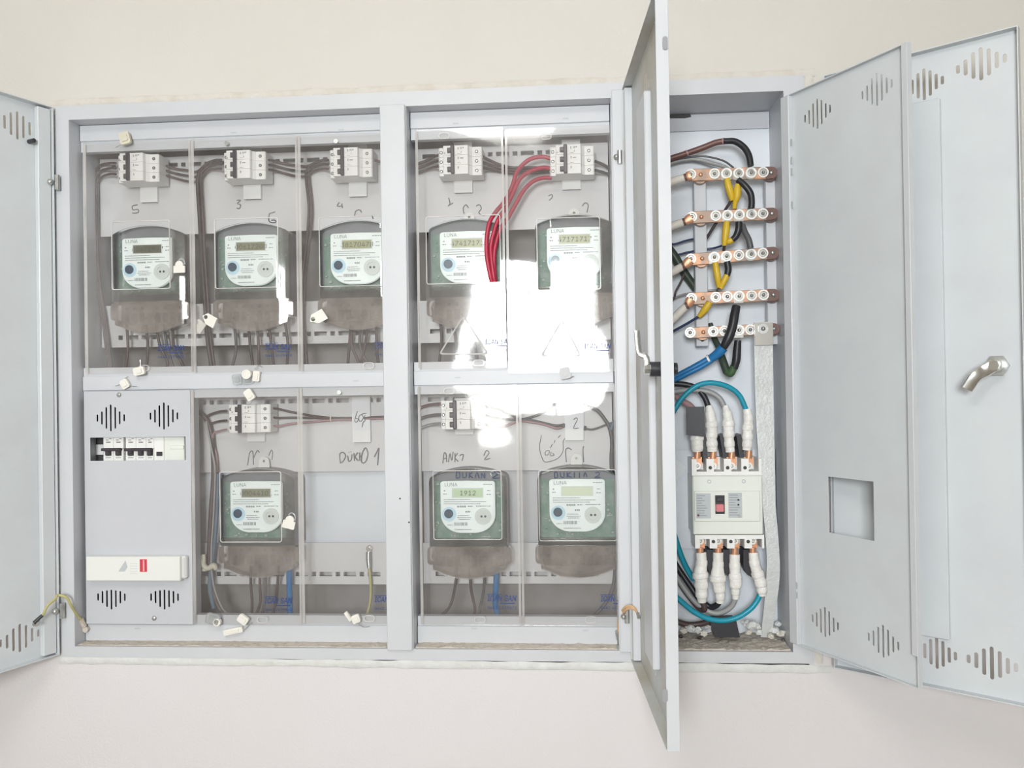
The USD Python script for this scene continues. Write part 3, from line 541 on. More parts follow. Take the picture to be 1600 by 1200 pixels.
# ================================================================== CLEAR COVERS
CY = .0258
def cover(rect, win, words, label, y=CY, tri=None, slots=(), screws=()):
    u0, v0, u1, v1 = rect; x0, x1, z0, z1 = rpx(u0, v0, u1, v1, y); t = thing('clear_cover', label, 'clear plastic cover', ((x0 + x1) / 2, y, z0))
    sh = rrect(x0, x1, z0, z1, .003, 3)
    if win:
        a = rpx(*win, y); wi = rrect(a[0], a[1], a[2], a[3], .003, 3); sh = sh.difference(wi)
    obj('sheet', ext(sh, y, y + .0026), 'clear_sheet', t, False)
    for e0, e1 in ((x0, x0 + .0045), (x1 - .0045, x1)): obj('side_flange', bx(e0, e1, y + .0027, y + .0040, z0 + .001, z1 - .001), 'clear_edge', t, False)
    if win: obj('window_rim', ext(wi.buffer(.0016).difference(wi), y - .0018, y - .0001), 'clear_edge', t, False)
    for u, v in slots:
        c = P(u, v, y); s = rrect(c[0] - .0105, c[0] + .0105, c[2] - .006, c[2] + .006, .0055, 4)
        obj('slot_rim', ext(s.difference(s.buffer(-.0014)), y - .0012, y - .0001), 'clear_edge', t, False)
    for u, v in screws:
        c = P(u, v, y); obj('screw', [disc(c[0], c[2], .0042, y - .0016, y - .0001, 14), bx(c[0] - .003, c[0] + .003, y - .0020, y - .0015, c[2] - .0005, c[2] + .0005)], 'zinc', t, False)
    if words:
        a0, b0, b1 = words; p0, p1 = P(a0, b0, y), P(a0, b1, y); hh = (p0[2] - p1[2])
        def fit(m_, w_): m_.vertices[:, 0] = p0[0] + (m_.vertices[:, 0] - p0[0]) * (w_ / (m_.bounds[1][0] - p0[0])); return m_
        sa = fit(txt('SAN', hh * .36, p0[0], y - .0001, p0[2] - hh * .46, True, slant=.15), hh * .82); sa.apply_translation((hh * 1.10, 0, 0))
        wd = [fit(txt('ICAN', hh * .36, p0[0], y - .0001, p0[2] - hh * .46, True, slant=.15), hh * .98), sa, bx(p0[0], p0[0] + hh * .95, y - .0004, y - .0001, p0[2] - hh * .04, p0[2] - hh * .005)]
        wd += [bx(p0[0] + hh * .85, p0[0] + hh * 1.8, y - .0004, y - .0001, p0[2] - hh * .64, p0[2] - hh * .57), fit(txt('0442 2279872', hh * .17, p0[0], y - .0001, p0[2] - hh * .98), hh * 1.92)]
        obj('maker_print', wd, 'blue_print', t, False, label='blue printed lettering')
    if tri:
        p = [P(u, v, y - .0008) for u, v in tri]; c = sum(p) / 3; rr = []
        for i in range(3):
            a, b, d = p[i - 1], p[i], p[(i + 1) % 3]; rr += [b + (a - b) / np.linalg.norm(a - b) * .009, b + (c - b) / np.linalg.norm(c - b) * .004, b + (d - b) / np.linalg.norm(d - b) * .009]
        obj('embossed_triangle', tube(rr + [rr[0]], .0016, 8, 4), 'clear_edge', t, 40)
    return t
cover((131, 220, 299, 583), (176, 346, 265, 451), (246, 538, 560), 'clear plastic cover over the meter farthest left in the upper row', slots=((225, 575),), screws=())
cover((300, 214, 466, 581), (337, 342, 434, 449), (414, 536, 558), 'clear plastic cover over the second meter from the left in the upper row', screws=((354, 224),))
cover((467, 209, 606, 579), (500, 339, 602, 446), (585, 534, 556), 'clear plastic cover left of the centre post in the upper row', slots=((576, 571),), screws=((525, 221),))
cover((651, 200, 789, 576), (667, 338, 781, 442), (757, 528, 550), 'clear plastic cover right of the centre post in the upper row, with a raised triangle', tri=((724, 494), (762, 553), (687, 553)), slots=((748, 567), (694, 212)), screws=())
cover((791, 198, 968, 582), (840, 341, 937, 452), (912, 535, 557), 'clear plastic cover farthest right in the upper row, overlapping its neighbour', y=CY - .0045, tri=((878, 500), (907, 556), (846, 556)), slots=((900, 572), (853, 213)), screws=())
cover((300, 607, 469, 976), (345, 738, 439, 846), (413, 932, 955), 'clear plastic cover in the lower row beside the vented panel', slots=((410, 968),), screws=())
cover((470, 605, 610, 975), None, (585, 930, 953), 'clear plastic cover in front of the empty meter place', slots=((577, 966),), screws=((530, 613),))
cover((655, 602, 812, 977), (678, 736, 783, 842), (761, 928, 952), 'clear plastic cover in the lower row right of the centre post', slots=((702, 611), (750, 968)), screws=())
cover((813, 600, 966, 978), (843, 735, 962, 844), (938, 929, 952), 'clear plastic cover farthest right in the lower row', slots=((871, 609), (923, 968)), screws=())

# ================================================================== WIRES
def wire(name, label, segs, category='wire', group=None, n=9):
    """segs: (part name, material, radius in picture pixels or metres list, [(u, v, y) ...])."""
    t = None
    for i, (part, mat, r, pts) in enumerate(segs):
        p = [P(*q) for q in pts]
        if name == 'cable':                                     # carried on to the side panel of the section
            for e, i in ((0, 1), (-1, -2)):
                if p[e][0] < NR + .085 and part == 'insulation' or part == 'sleeve' and e == 0 and p[e][0] < NR + .07:
                    d = p[e] - p[i]; d /= np.linalg.norm(d); L_ = (p[e][0] - NR - .002); q_ = p[e] + np.array([-L_, np.clip(d[1] * L_, -.01, .01), np.clip(d[2] / max(-d[0], .3) * L_, -.05, .05)])
                    if L_ > .01:
                        p = [q_] + p if e == 0 else p + [q_]
                        pts = [pts[0]] + list(pts) if e == 0 else list(pts) + [pts[-1]]
                        if np.ndim(r): r = [r[0]] + list(r) if e == 0 else list(r) + [r[-1]]
        ym = np.mean([q[2] for q in pts]); rr = np.asarray(r, float) * PX(ym)
        if t is None: t = thing(name, label, category, p[0], group)
        obj(part, tube(p, rr, n, 6), mat, t, 50)
    return t
Y = .084
ORDN = ('first', 'second', 'third', 'fourth', 'fifth', 'sixth')
def simple(label, mat, r, pts, y=Y, group=None, name='wire'):
    return wire(name, label, [('insulation', mat, r, [(q[0], q[1], q[2] if len(q) > 2 else y) for q in pts])], group=group)
# upper row, left section
g = 'dark wires on the left of breaker 5'
for k, v in enumerate((255, 263, 272)): simple(('upper', 'middle', 'lower')[k] + ' dark brown wire at the left side of the upper breaker farthest left', 'wire_brown', 2.0, [(181, v, .06), (172, v, .07), (160, v + 2 + k), (151, v + 8 + 3 * k), (146 + k * 2.5, v + 25), (146 + k * 2.5, 330), (150 + 2.5 * k, 430), (160 + 2.5 * k, 500), (170 + 2.5 * k, 578)], group=g)
for a, b, lab, src in (((248, 258, 272), 312, 'the first to the second upper breaker', 346), ((417, 250, 268), 482, 'the second to the third upper breaker', 513)):
    for k in range(3):
        v = a[1] + k * 7.5; simple(('upper', 'middle', 'lower')[k] + ' dark wire running from ' + lab, ('wire_brown', 'wire_dark_brown', 'wire_brown')[k], 2.0, [(a[0], v, .06), (a[0] + 10, v + 1, .075), (a[0] + 28, v + 6), ((a[0] + b) / 2 + 12, v + 8 + k), (b - 4, v + 10), (src - 22, 255 + k * 6), (src - 8, 250 + k * 7, .078), (src, 250 + k * 7, .065)], group='wires between breakers, ' + lab)
for b, vt, lab, path in ((310, 272, 'first and second', [(309, 290), (312, 340), (315, 400), (320, 470), (323, 520), (331, 578)]), (478, 268, 'second and third', [(479, 285), (483, 330), (478, 390), (472, 440), (470, 500), (477, 577)])):
    for k in range(2):
        simple(f'{("left", "right")[k]} dark cable of the pair hanging between the {lab} upper meters', ('wire_dark_brown', 'wire_brown')[k], (3.2 if b < 400 else 2.4) - .9 * k, [(b + 6, vt - 8), (b + 1 + k * 4, vt)] + [(u + k * 5, v) for u, v in path], group=f'cables between the {lab} upper meters')
simple('dark wire running into the centre post from the breaker left of it', 'wire_red_brown', 2, [(584, 250, .06), (592, 252, .075), (604, 254), (612, 256)])
# middle section
for k in range(3): simple(('upper', 'middle', 'lower')[k] + ' dark wire between the centre post and the upper breaker right of it', 'wire_brown', 2.2, [(652, 256 + k * 7), (664, 252 + k * 7), (676, 246 + k * 8, .078), (686, 242 + k * 9, .06)], group='dark wires left of breaker 1')
for k in range(3): simple(('upper', 'middle', 'lower')[k] + ' brown wire leading right towards the red-wired breaker', 'wire_brown', 2.4, [(752, 244 + k * 9, .06), (764, 250 + k * 7, .076), (780, 257 + k * 5), (800, 262 + k * 4), (830, 262 + k * 4), (858, 262 + k * 3)], group='brown wires right of breaker 1')
for k, (pts) in enumerate(([(862, 248, .06), (846, 245, .06), (826, 250, .056), (808, 268, .052), (800, 292, .049), (787, 316, .046), (774, 332, .034), (764, 350, .030), (760, 380, .030), (762, 410, .030), (768, 440, .032), (772, 462, .046), (776, 500, .06)],
                           [(862, 264, .06), (848, 262, .058), (828, 268, .055), (812, 280, .051), (800, 305, .048), (790, 325, .045), (780, 340, .034), (773, 358, .032), (767, 385, .032), (769, 415, .031), (773, 440, .033), (778, 462, .046), (784, 500, .06)],
                           [(862, 278, .06), (848, 278, .058), (832, 284, .055), (818, 298, .051), (804, 322, .048), (794, 340, .044), (783, 356, .036), (776, 376, .034), (772, 400, .034), (774, 440, .035), (786, 462, .046), (792, 500, .06)])):
    simple('' + ('topmost' if k == 0 else 'middle' if k == 1 else 'lowest') + ' of three bright red wires curving down from a breaker across a meter', 'wire_red', 3.4, pts, group='red wires')
for k in range(2): simple(('upper', 'lower')[k] + ' dark cable right of the red-wired breaker', 'wire_dark_grey', 2.4, [(930, 252 + k * 14, .065), (944, 258 + k * 12, .078), (956, 268 + k * 8), (962, 290 + 4 * k)], group='dark cables right of the red-wired breaker')
# lower row, left section
simple('grey brown cable bundle bending down beside the vented panel', 'wire_brown', 4.0, [(302, 640), (316, 648), (326, 662), (332, 690), (334, 740), (330, 800), (327, 870), (330, 910), (340, 945), (352, 962)])
simple('steel blue cable standing beside the lower left meter', 'wire_steel_blue', 3.6, [(341, 740, .075), (339, 790, .075), (336, 840, .075), (331, 880, .075), (328, 918, .077), (334, 950, .08)])
simple('thin pale grey wire along the steel blue cable', 'wire_grey', 1.5, [(322, 658, .078), (330, 700, .07), (336, 735, .068), (334, 800, .067), (330, 870, .07), (334, 915, .072), (346, 948, .075), (356, 960, .08)])
for k, v in enumerate((642, 657)): simple(('upper', 'lower')[k] + ' dark wire at the left of the breaker beside the BOS note', 'wire_brown', 2.0, [(354, v, .06), (344, v + 1, .075), (333, v + 4), (324, v + 8)], group='wires left of the lower breaker beside the note')
simple('pale pink wire looping from the lower breaker beside the BOS note', 'wire_dusty_pink', 1.6, [(354, 671, .06), (344, 673, .072), (334, 677, .078), (333, 690), (338, 712), (340, 738)])
for k, (v, vb) in enumerate(((638, 650), (652, 653), (665, 659))): simple(('upper', 'middle', 'lower')[k] + ' wire running right from the lower breaker behind the BOS note', ('wire_brown', 'wire_brown', 'wire_dusty_pink')[k], 1.9, [(424, v, .06), (434, v + 1, .074), (456, (v + vb) / 2), (490, vb), (520, 653 + k * 1.5, .083), (552, 653 + k * 1.4, .088), (580, 652 + k, .086), (612, 651 + k, .084)], group='wires running to the BOS note')
c = P(517, 654, .082); obj('cable_tie', tube([(c[0], .0805, c[2] - .005), (c[0], .0795, c[2]), (c[0], .0805, c[2] + .005)], .0013, 6), 'cream_plastic', None, 40, label='cream cable tie round the wires left of the BOS note', category='cable tie')
# lower row, middle section
simple('red brown wire entering the lower breaker right of the centre post', 'wire_red_brown', 2.4, [(654, 638), (666, 634), (676, 632, .076), (688, 631, .06)])
simple('dark grey wire entering the lower breaker right of the centre post', 'wire_dark_grey', 2.6, [(654, 655), (666, 651), (676, 649, .076), (688, 648, .06)])
simple('pale grey wire entering the lower breaker right of the centre post', 'wire_grey', 2.6, [(654, 670), (668, 665), (678, 663, .076), (688, 662, .06)])
for k, (v, u2, v2) in enumerate(((634, 882, 630), (648, 880, 664), (662, 878, 668))): simple(('upper', 'middle', 'lower')[k] + ' grey wire in the glare left of the number 2 note', 'wire_dusty_pink' if k == 2 else 'wire_dark_grey', 2.0, [(756, v, .066), (780, v + 6, .08), (810, 654 + k * 2, .085), (826, 653 + k * 3), (850, (v2 + 654) / 2 + 2), (868, v2 + 1), (u2, v2, .088)], group='grey wires in the glare')
simple('thick dark cable arching right from the number 2 note', 'wire_dark_grey', 2.9, [(914, 634, .084), (922, 636, .08), (934, 642, .078), (944, 654, .078), (952, 668, .078), (956, 690, .078), (955, 722, .079), (958, 780, .084), (962, 860), (958, 915), (944, 945), (920, 970)])
simple('blue grey wire from the post to the cable arch', 'wire_steel_blue', 2.2, [(966, 628), (963, 648, .08), (957, 664, .075), (954, 672, .073)])
simple('thin dark wire at the foot of the number 2 note', 'wire_dark_grey', 1.6, [(913, 669, .086), (926, 671, .082), (946, 664, .079), (958, 660, .08)])
# tails below the meters
TAILS = {0: ([(228, 505), (231, 540), (229, 578)], [(244, 505), (250, 540), (262, 566), (258, 578)], [(256, 505), (262, 545), (272, 578)], [(198, 508), (200, 545), (196, 578)], [(270, 505), (272, 545), (284, 566), (288, 578)]),
         1: ([(388, 500), (391, 540), (396, 577)], [(401, 500), (404, 540), (405, 577)], [(366, 505), (369, 545), (362, 577)], [(420, 505), (424, 540), (428, 577)], [(446, 505), (450, 540), (448, 577)]),
         2: ([(548, 505), (546, 540), (543, 576)], [(552, 505), (549, 535), (556, 556), (565, 575)], [(565, 500), (562, 535), (568, 556), (580, 575)], [(574, 500), (572, 530), (566, 560), (562, 576)], [(588, 505), (589, 545), (592, 576)]),
         3: ([(688, 500), (690, 530), (686, 572)], [(704, 500), (712, 530), (710, 572)], [(722, 500), (726, 540), (718, 572)], [(740, 505), (742, 540), (748, 572)]),
         4: ([(862, 500), (858, 540), (862, 572)], [(884, 500), (888, 540), (882, 572)], [(904, 500), (908, 540), (904, 572)], [(930, 500), (934, 540), (930, 572)]),
         5: ([(392, 885), (392, 915), (394, 940), (393, 966)], [(407, 880), (406, 915), (407, 940), (398, 966)], [(416, 880), (415, 915), (413, 945), (408, 966)], [(435, 885), (434, 910), (431, 940), (424, 966)], [(452, 880), (452, 915), (454, 965)]),
         6: ([(713, 885), (712, 910), (704, 945), (690, 962)], [(734, 885), (736, 920), (742, 950), (740, 964)], [(757, 885), (756, 920), (750, 950), (748, 964)], [(776, 880), (775, 915), (774, 945), (778, 962)])}
WORDS = ['the upper meter farthest left', 'the second upper meter from the left', 'the upper meter beside the centre post', 'the upper meter crossed by red wires', 'the upper meter with the glaring faceplate', 'the lower meter with the padlock shaped seal', 'the lower meter reading 1912']
for i, tl in TAILS.items():
    for j, pts in enumerate(tl):
        mt = 'wire_blue' if (i, j) in ((5, 4), (6, 3)) else ('wire_dark_brown', 'wire_brown', 'wire_dark_grey', 'wire_brown', 'wire_dark_brown')[j]
        q = [(pts[0][0], pts[0][1] - 10, .062)] + [(u, v, .068 + .012 * a / len(pts)) for a, (u, v) in enumerate(pts)]
        simple(('blue wire' if mt == 'wire_blue' else ORDN[sorted(p_[0][0] for p_ in tl).index(pts[0][0])] + ' wire from the left') + ' below ' + WORDS[i], mt, 4.5 if mt == 'wire_blue' else 2.3, q, group=('blue wire' if mt == 'wire_blue' else 'dark wires') + ' below ' + WORDS[i])
# earth wires
t = wire('earth_wire', 'yellow green earth wire with a ring lug hanging in the empty meter place', [('insulation', 'wire_earth', 2.3, [(577, 885, .083), (579, 910, .082), (579, 935, .08), (574, 958, .078), (566, 970, .078)]), ('crimp', 'zinc', [4.5, 4.5, 3.2], [(576, 862, .088), (576, 874, .086), (577, 888, .083)])])
c = P(577, 857, .090); obj('ring_lug', [ring(c[0], c[2], .0025, .0062, .0885, .0905, 20), disc(c[0], c[2], .0036, .0865, .0885, 10)], 'steel_bright', t)
s_, z_ = DL.hit(50, 972, -.004); e0 = along(DL, s_, .004, z_)
t = thing('earth_wire', 'yellowed earth wire arching from the left door to the cabinet frame', 'wire', e0)
pts = [e0 + [0, -.002, 0], along(DL, DL.hit(60, 960, 0)[0], .012, DL.hit(60, 960, 0)[1]), along(DL, DL.hit(64, 944, 0)[0], .02, DL.hit(64, 944, 0)[1]), along(DL, DL.hit(76, 934, 0)[0], .02, DL.hit(76, 934, 0)[1]), P(90, 930, -.03), P(104, 934, -.024), P(112, 948, -.014), P(121, 962, .006), P(129, 970, .02)]
obj('insulation', tube(pts, .0024, 9), 'wire_earth', t, 50); obj('heat_shrink', tube([pts[0], (pts[0] + pts[1]) / 2, pts[1]], [.0036, .0034, .003], 9), 'black_plastic', t, 50)
obj('lug', [DL.put(disc(s_ - .003, z_ - .002, .0065, -.005, -.001, 10)), DL.put(disc(s_ - .003, z_ - .002, .0035, -.009, -.005, 6))], 'zinc', t); c = P(131, 974, .022); obj('lug', [tube([P(126, 968, .016), P(132, 978, .024)], .005, 9), disc(c[0] + .002, c[2] - .012, .006, .022, .028, 8)], 'dust', t)
t = thing('earth_wire', 'orange yellow earth wire looped from the middle door to the cabinet frame', 'wire', P(986, 954, -.03))
pts = [P(966, 990, .02), P(967, 972, .016), P(969, 960, .004), P(976, 950, -.02), P(984, 947, -.03), P(991, 950, -.034), P(996, 958, -.03)]
obj('insulation', tube(pts, .0024, 9), 'wire_earth_orange', t, 50); obj('insulation', tube([P(970, 993, .02), P(972, 976, .014), P(972, 962, .0), P(978, 953, -.022), P(986, 950, -.032), P(993, 953, -.034)], .0022, 9), 'wire_earth_orange', t, 50)
obj('lug', tube([P(965, 986, .020), P(968, 998, .024)], [.005, .006], 10), 'zinc', t); obj('lug', tube([P(996, 956, -.03), P(998, 966, -.03)], .0036, 8), 'zinc', t)

# ================================================================== VENTED SUB-DISTRIBUTION PANEL (lower left)
SY = .0235
x0, x1, z0, z1 = rpx(133, 611, 299, 975, SY)
pan_t = thing('distribution_panel', 'pale grey vented steel panel with a slot of small breakers, lower left in the cabinet', 'panel', ((x0 + x1) / 2, SY, z0))
h = []
for u, v in ((173, 653), (256, 650)):
    c = P(u, v, SY); h += vent(c[0], c[2], .0088, sw=.0031)
for u, v in ((174, 935), (257, 935)):
    c = P(u, v, SY)
    for i, (t_, b_) in enumerate(((8, 4), (12, 8), (13, 14), (14, 18), (13, 14), (12, 8), (8, 4))):
        k = PX(SY); h.append(rrect(c[0] + (i - 3) * .0088 - .0016, c[0] + (i - 3) * .0088 + .0016, c[2] - b_ * k, c[2] + t_ * k, .0014, 2))
wa = rpx(141, 683, 290, 719.5, SY); h.append(sbox(wa[0], wa[2], wa[1], wa[3]))
wb = rpx(141, 867, 290, 907, SY)
sh = sbox(x0, z0, x1, z1).difference(unary_union(h))
obj('sheet', ext(sh, SY, SY + .0015), 'cabinet_paint', pan_t, False)
for a, b in ((x0, x0 + .0015), (x1 - .0015, x1)): obj('side_fold', bx(a, b, SY + .0016, .060, z0, z1), 'cabinet_paint', pan_t, False)
for u, v in ((186, 617), (241, 966)):
    c = P(u, v, SY); obj('screw', [dome(c[0], c[2], .0048, SY - .0001, .003), bx(c[0] - .0035, c[0] + .0035, SY - .0036, SY - .002, c[2] - .0006, c[2] + .0006)], 'zinc', pan_t)
# modular devices in the slot
MY = SY + .010
def module(u0, u1, v0, v1, y0=MY, y1=.058, c=.0012): a = rpx(u0, v0, u1, v1, y0); return cbx(a[0], a[1], y0, y1, a[2], a[3], c)
def modular(name, label, poles, tog, wide_prints=True):
    a = rpx(poles[0][0], 670, poles[-1][1], 732, MY); t = thing(name, label, 'circuit breaker', ((a[0] + a[1]) / 2, .058, a[2]))
    for u0, u1 in poles:
        obj('pole_housing', [module(u0, u1, 674, 730, MY + .003), module(u0, u1, 679, 701, MY), module(u0, u1, 712, 724, MY)], 'breaker_plastic', t, 20)
        p = P((u0 + u1) / 2, 708, MY); w_ = PX(MY)
        obj('toggle_recess', cbx(p[0] - 4.2 * w_, p[0] + 4.2 * w_, MY + .0018, MY + .004, p[2] - 4.5 * w_, p[2] + 5.5 * w_, .0004), 'recess_dark', t, False)
    ms = []
    a = rpx(tog[0], 700, tog[1], 704.5, MY); ms.append(cbx(a[0], a[1], MY - .006, MY + .003, a[2], a[3], .001))
    for u0, u1 in poles:
        q = rpx((u0 + u1) / 2 - 3.2, 703, (u0 + u1) / 2 + 3.2, 711.5, MY); ms.append(cbx(q[0], q[1], MY - .004, MY + .003, q[2], q[3], .0008))
    obj('toggle_bar', ms, 'toggle_plastic', t, False); pr = []
    for u0, u1 in poles:
        for (a, b, c_, d) in ((-.22, .05, 687, 688.3), (-.2, .25, 690, 692), (-.25, .3, 714.5, 715.6), (.1, .35, 685, 685.9)):
            um, k = (u0 + u1) / 2, (u1 - u0); q = rpx(um + a * k, c_, um + b * k, d, MY); pr.append(bx(q[0], q[1], MY - .0002, MY + .0002, q[2], q[3]))
    obj('printing', pr, 'print_grey', t, False); return t
modular('two_pole_breaker', 'white two-pole breaker at the left of the slot in the vented panel', [(161, 176.6), (176.9, 192.5)], (160, 190))
t3 = modular('residual_current_breaker', 'white three-toggle breaker with a black test button in the slot of the vented panel', [(196, 211.6), (211.9, 227.5), (227.8, 240)], (196, 238))
obj('device_body', [module(240.3, 256, 674, 730, MY)], 'breaker_plastic', t3, 20); obj('test_button', module(244, 253, 706, 712.5, MY - .002, MY + .002, .0006), 'toggle_plastic', t3, False)
bp = obj('blank_plate', [module(256.5, 288, 675, 729, MY + .001), module(265, 287, 696, 702, MY - .001, MY + .002)], 'ivory_plastic', None, False, label='cream plastic blank plate filling the right of the slot in the vented panel', category='blank plate')
dr = rpx(136, 694, 296, 710, .058); obj('mounting_strip', bx(dr[0], dr[1], .0585, .0605, dr[2], dr[3]), 'rail_metal', pan_t, False)
obj('backing', bx(dr[0] - .004, dr[1] + .004, .0606, .0616, z0 + .002, z1 - .002), 'recess_dark', pan_t, False)
# white plastic housing with a red mark
hx = rpx(134, 870, 281, 908, SY - .020)
hs = thing('bell_housing', 'white plastic housing with a small red sticker fixed across the vented panel', 'plastic housing', ((hx[0] + hx[1]) / 2, SY, hx[2]))
obj('body', cbx(hx[0], hx[1], SY - .020, SY - .0002, hx[2], hx[3], .0015), 'white_plastic', hs, 20)
q = rpx(281.5, 869.5, 290.5, 905, SY - .014); obj('end_cap', cbx(q[0], q[1], SY - .014, SY - .0002, q[2], q[3], .003), 'port_grey', hs, 20)
q = rpx(218.5, 874, 229.5, 893.5, SY - .0204); st = obj('red_sticker', bx(q[0], q[1], SY - .0206, SY - .0201, q[2], q[3]), 'red_plastic', hs, False, label='red sticker with a pale stripe')
q = rpx(223.3, 875, 225.6, 892.5, SY - .0206); obj('stripe', bx(q[0], q[1], SY - .0208, SY - .0207, q[2], q[3]), 'red_edge', st, False)
tri = Polygon([tuple(P(u, v, SY - .0202)[[0, 2]]) for u, v in ((185, 893), (196, 876), (199, 886), (195, 893))]); obj('emblem', ext(tri, SY - .0205, SY - .0201), 'label_grey', hs, False, label='faint grey triangular emblem')
q = rpx(203, 877, 215, 897, SY - .0202); obj('faded_print', [bx(q[0], q[1], SY - .0204, SY - .0201, q[2] + i * .0048, q[2] + i * .0048 + .0010) for i in range(5)], 'port_grey', hs, False)

# ================================================================== RIGHT-HAND SECTION: BUSBARS
BY = .052                                               # front of the bars
sup = []
for u0, u1, lab in ((1086, 1105, 'pale grey vertical support bar behind the left ends of the copper busbars'), (1198, 1216, 'pale grey vertical support bar behind the right ends of the copper busbars')):
    a = rpx(u0, 262, u1, 541 if u0 < 1150 else 538, .072); t = thing('busbar_support', lab, 'support bar', ((a[0] + a[1]) / 2, BK, a[2]))
    obj('bar', cbx(a[0], a[1], .072, .090, a[2], a[3], .001), 'frame_paint', t, False)
    obj('stand_off', [bx((a[0] + a[1]) / 2 - .006, (a[0] + a[1]) / 2 + .006, .0901, .1075, a[2] + .01, a[2] + .03), bx((a[0] + a[1]) / 2 - .006, (a[0] + a[1]) / 2 + .006, .0901, .1025, a[3] - .03, a[3] - .012)], 'zinc', t, False, kind='stuff')
    if u0 < 1150:
        c = P(1097.5, 531, .072); obj('screw_hole', disc(c[0], c[2], .0035, .0714, .0719, 14), 'recess_dark', t, False)
bars = [((1073, 273.5), (1214, 269.5), [1079, 1116, 1135, 1154, 1173.5, 1192], 18.5), ((1073, 340), (1214, 333.5), [1080.5, 1118, 1136.5, 1155, 1174, 1191.5], 18.5), ((1072, 406), (1214, 394.5), [1079, 1116, 1135, 1154, 1173.5, 1191.5], 18.5),
        ((1073, 467), (1215, 460.5), [1080, 1118, 1136, 1154.6, 1174, 1192.5], 18.5), ((1071, 520.5), (1215, 513.5), [1078, 1114, 1131.5, 1154.5, 1172, 1192], 17)]
ORD = ['topmost', 'second from the top', 'the middle one', 'fourth from the top', 'lowest']
for i, (p, q, bu, hp) in enumerate(bars):
    a, b = P(*p, BY), P(*q, BY); k = PX(BY); t = thing('busbar', f'copper busbar with a row of bright bolts, {ORD[i]} of the five', 'busbar', ((a + b) / 2)); zc = (a[2] + b[2]) / 2; hh = hp * k / 2
    slope = (b[2] - a[2]) / (b[0] - a[0]); zat = lambda x: a[2] + slope * (x - a[0])
    def tilt(mesh):
        mesh = mesh.copy(); mesh.vertices[:, 2] += slope * (mesh.vertices[:, 0] - a[0]) + a[2]; return mesh
    xe = P(1200, 400, BY)[0]
    obj('bar', tilt(cbx(a[0] + .004, xe, BY, BY + .005, -hh, hh, .0008)), 'copper', t, False)
    xc = P(1207.5, 400, BY)[0]
    obj('insulator', [tilt(ext(Point(xc, -.001).buffer(hh * 1.12, quad_segs=7), BY + .0055, .0715)), tilt(ext(unary_union([sbox(xe - .002, -hh, xc, hh), Point(xc, 0).buffer(hh, quad_segs=7)]), BY - .0004, BY + .0050))], 'insulator_brown', t, 30, label='dark brown insulated end')
    xi = P(1097, 400, BY)[0]
    obj('insulator', tilt(ext(Point(xi, -.0025).buffer(hh * 1.12, quad_segs=7), BY + .0055, .0715)), 'copper', t, 30)
    for x in (xc, xi): obj('fixing_screw', dome(x, zat(x), .0040, BY - .0005, .0028), 'zinc' if x == xc else 'lug_copper', t)
    for u in bu:
        x = P(u, (p[1] + q[1]) / 2, BY)[0]; z = zat(x) + .0005
        bo = obj('bolt', [ring(x, z, .0068, .0098, BY - .0034, BY - .0002, 28)], 'washer', t, 30); obj('bolt_head', [ext(Polygon([(x + .0066 * math.cos(an), z + .0066 * math.sin(an)) for an in np.arange(6) * math.pi / 3 + u]), BY - .0022, BY - .0004)], 'zinc', bo, 30)
        obj('bolt_tip', dome(x, z, .0036, BY - .0020, .0050), 'steel_bright', bo)
# cables with lugs on the bars -- every cable a thing: (part, material, radius in pixels, points)
def lugplate(u, v, dv, w=9, y=None):
    y = BY - .0060 if y is None else y; c, d = P(u, v, y), P(u, v + dv, y); k = PX(y); lo, hi = min(c[2], d[2]), max(c[2], d[2])
    return ext(unary_union([sbox(c[0] - w * k * .8, lo, c[0] + w * k * .8, hi), Point(c[0], c[2]).buffer(w * k, quad_segs=6)]).difference(Point(c[0], c[2]).buffer(.0050)), y + .0036, y + .0044)
def cable(label, segs, lugs=(), group=None):
    t = wire('cable', label, segs, 'cable', group, 10)
    for l in lugs: obj('cable_lug', lugplate(*l), 'steel_bright', t, False)
    return t
A = .046
cable('thick brown cable arching over the top busbar, turning black at its end', [('insulation', 'wire_red_brown', 4.6, [(1030, 254, .088), (1050, 247, .085), (1075, 239, .08), (1100, 230, .075), (1118, 223, .07), (1132, 220.5, .066)]),
      ('heat_shrink', 'wire_black', [4.7, 5, 5, 5, 4.8], [(1131, 220.6, .066), (1148, 221, .06), (1162, 230, .054), (1170, 243, .048), (1173, 259, .044)]), ('cable_tie', 'wire_dusty_pink', [5.2, 5.2], [(1129.5, 220.8, .067), (1131.5, 220.6, .066)]), ('cable_tie', 'wire_dusty_pink', [5.2, 5.2], [(1072, 240, .08), (1074, 239, .08)])], [(1173.5, 270.5, -9)])
cable('thin dark wire looping to the back of the top busbar', [('insulation', 'wire_dark_grey', 1.5, [(1040, 256, .09), (1054, 250, .088), (1075, 246, .086), (1094, 244, .084), (1112, 246, .08), (1132, 252, .074), (1146, 262, .066)])])
cable('grey cable reaching the top busbar from the left', [('insulation', 'wire_grey', 3.0, [(1036, 262, .094), (1052, 254, .092), (1075, 249, .09), (1094, 250, .086), (1112, 255, .08), (1130, 260, .072), (1140, 266, .064)])])
cable('yellow sleeved lead under the third bolt of the top busbar', [('sleeve', 'wire_yellow', [4.5, 5.6, 5.4, 4.0], [(1135.5, 279, A), (1138, 290, A), (1141.5, 303, A + .002), (1144.5, 313, A + .004)]), ('insulation', 'wire_dark_brown', 2.2, [(1144, 311, A + .004), (1137, 322, .056), (1128, 336, .066), (1118, 350, .07), (1109, 364, .076), (1104, 372, .08)])], [(1135, 271.5, 9)])
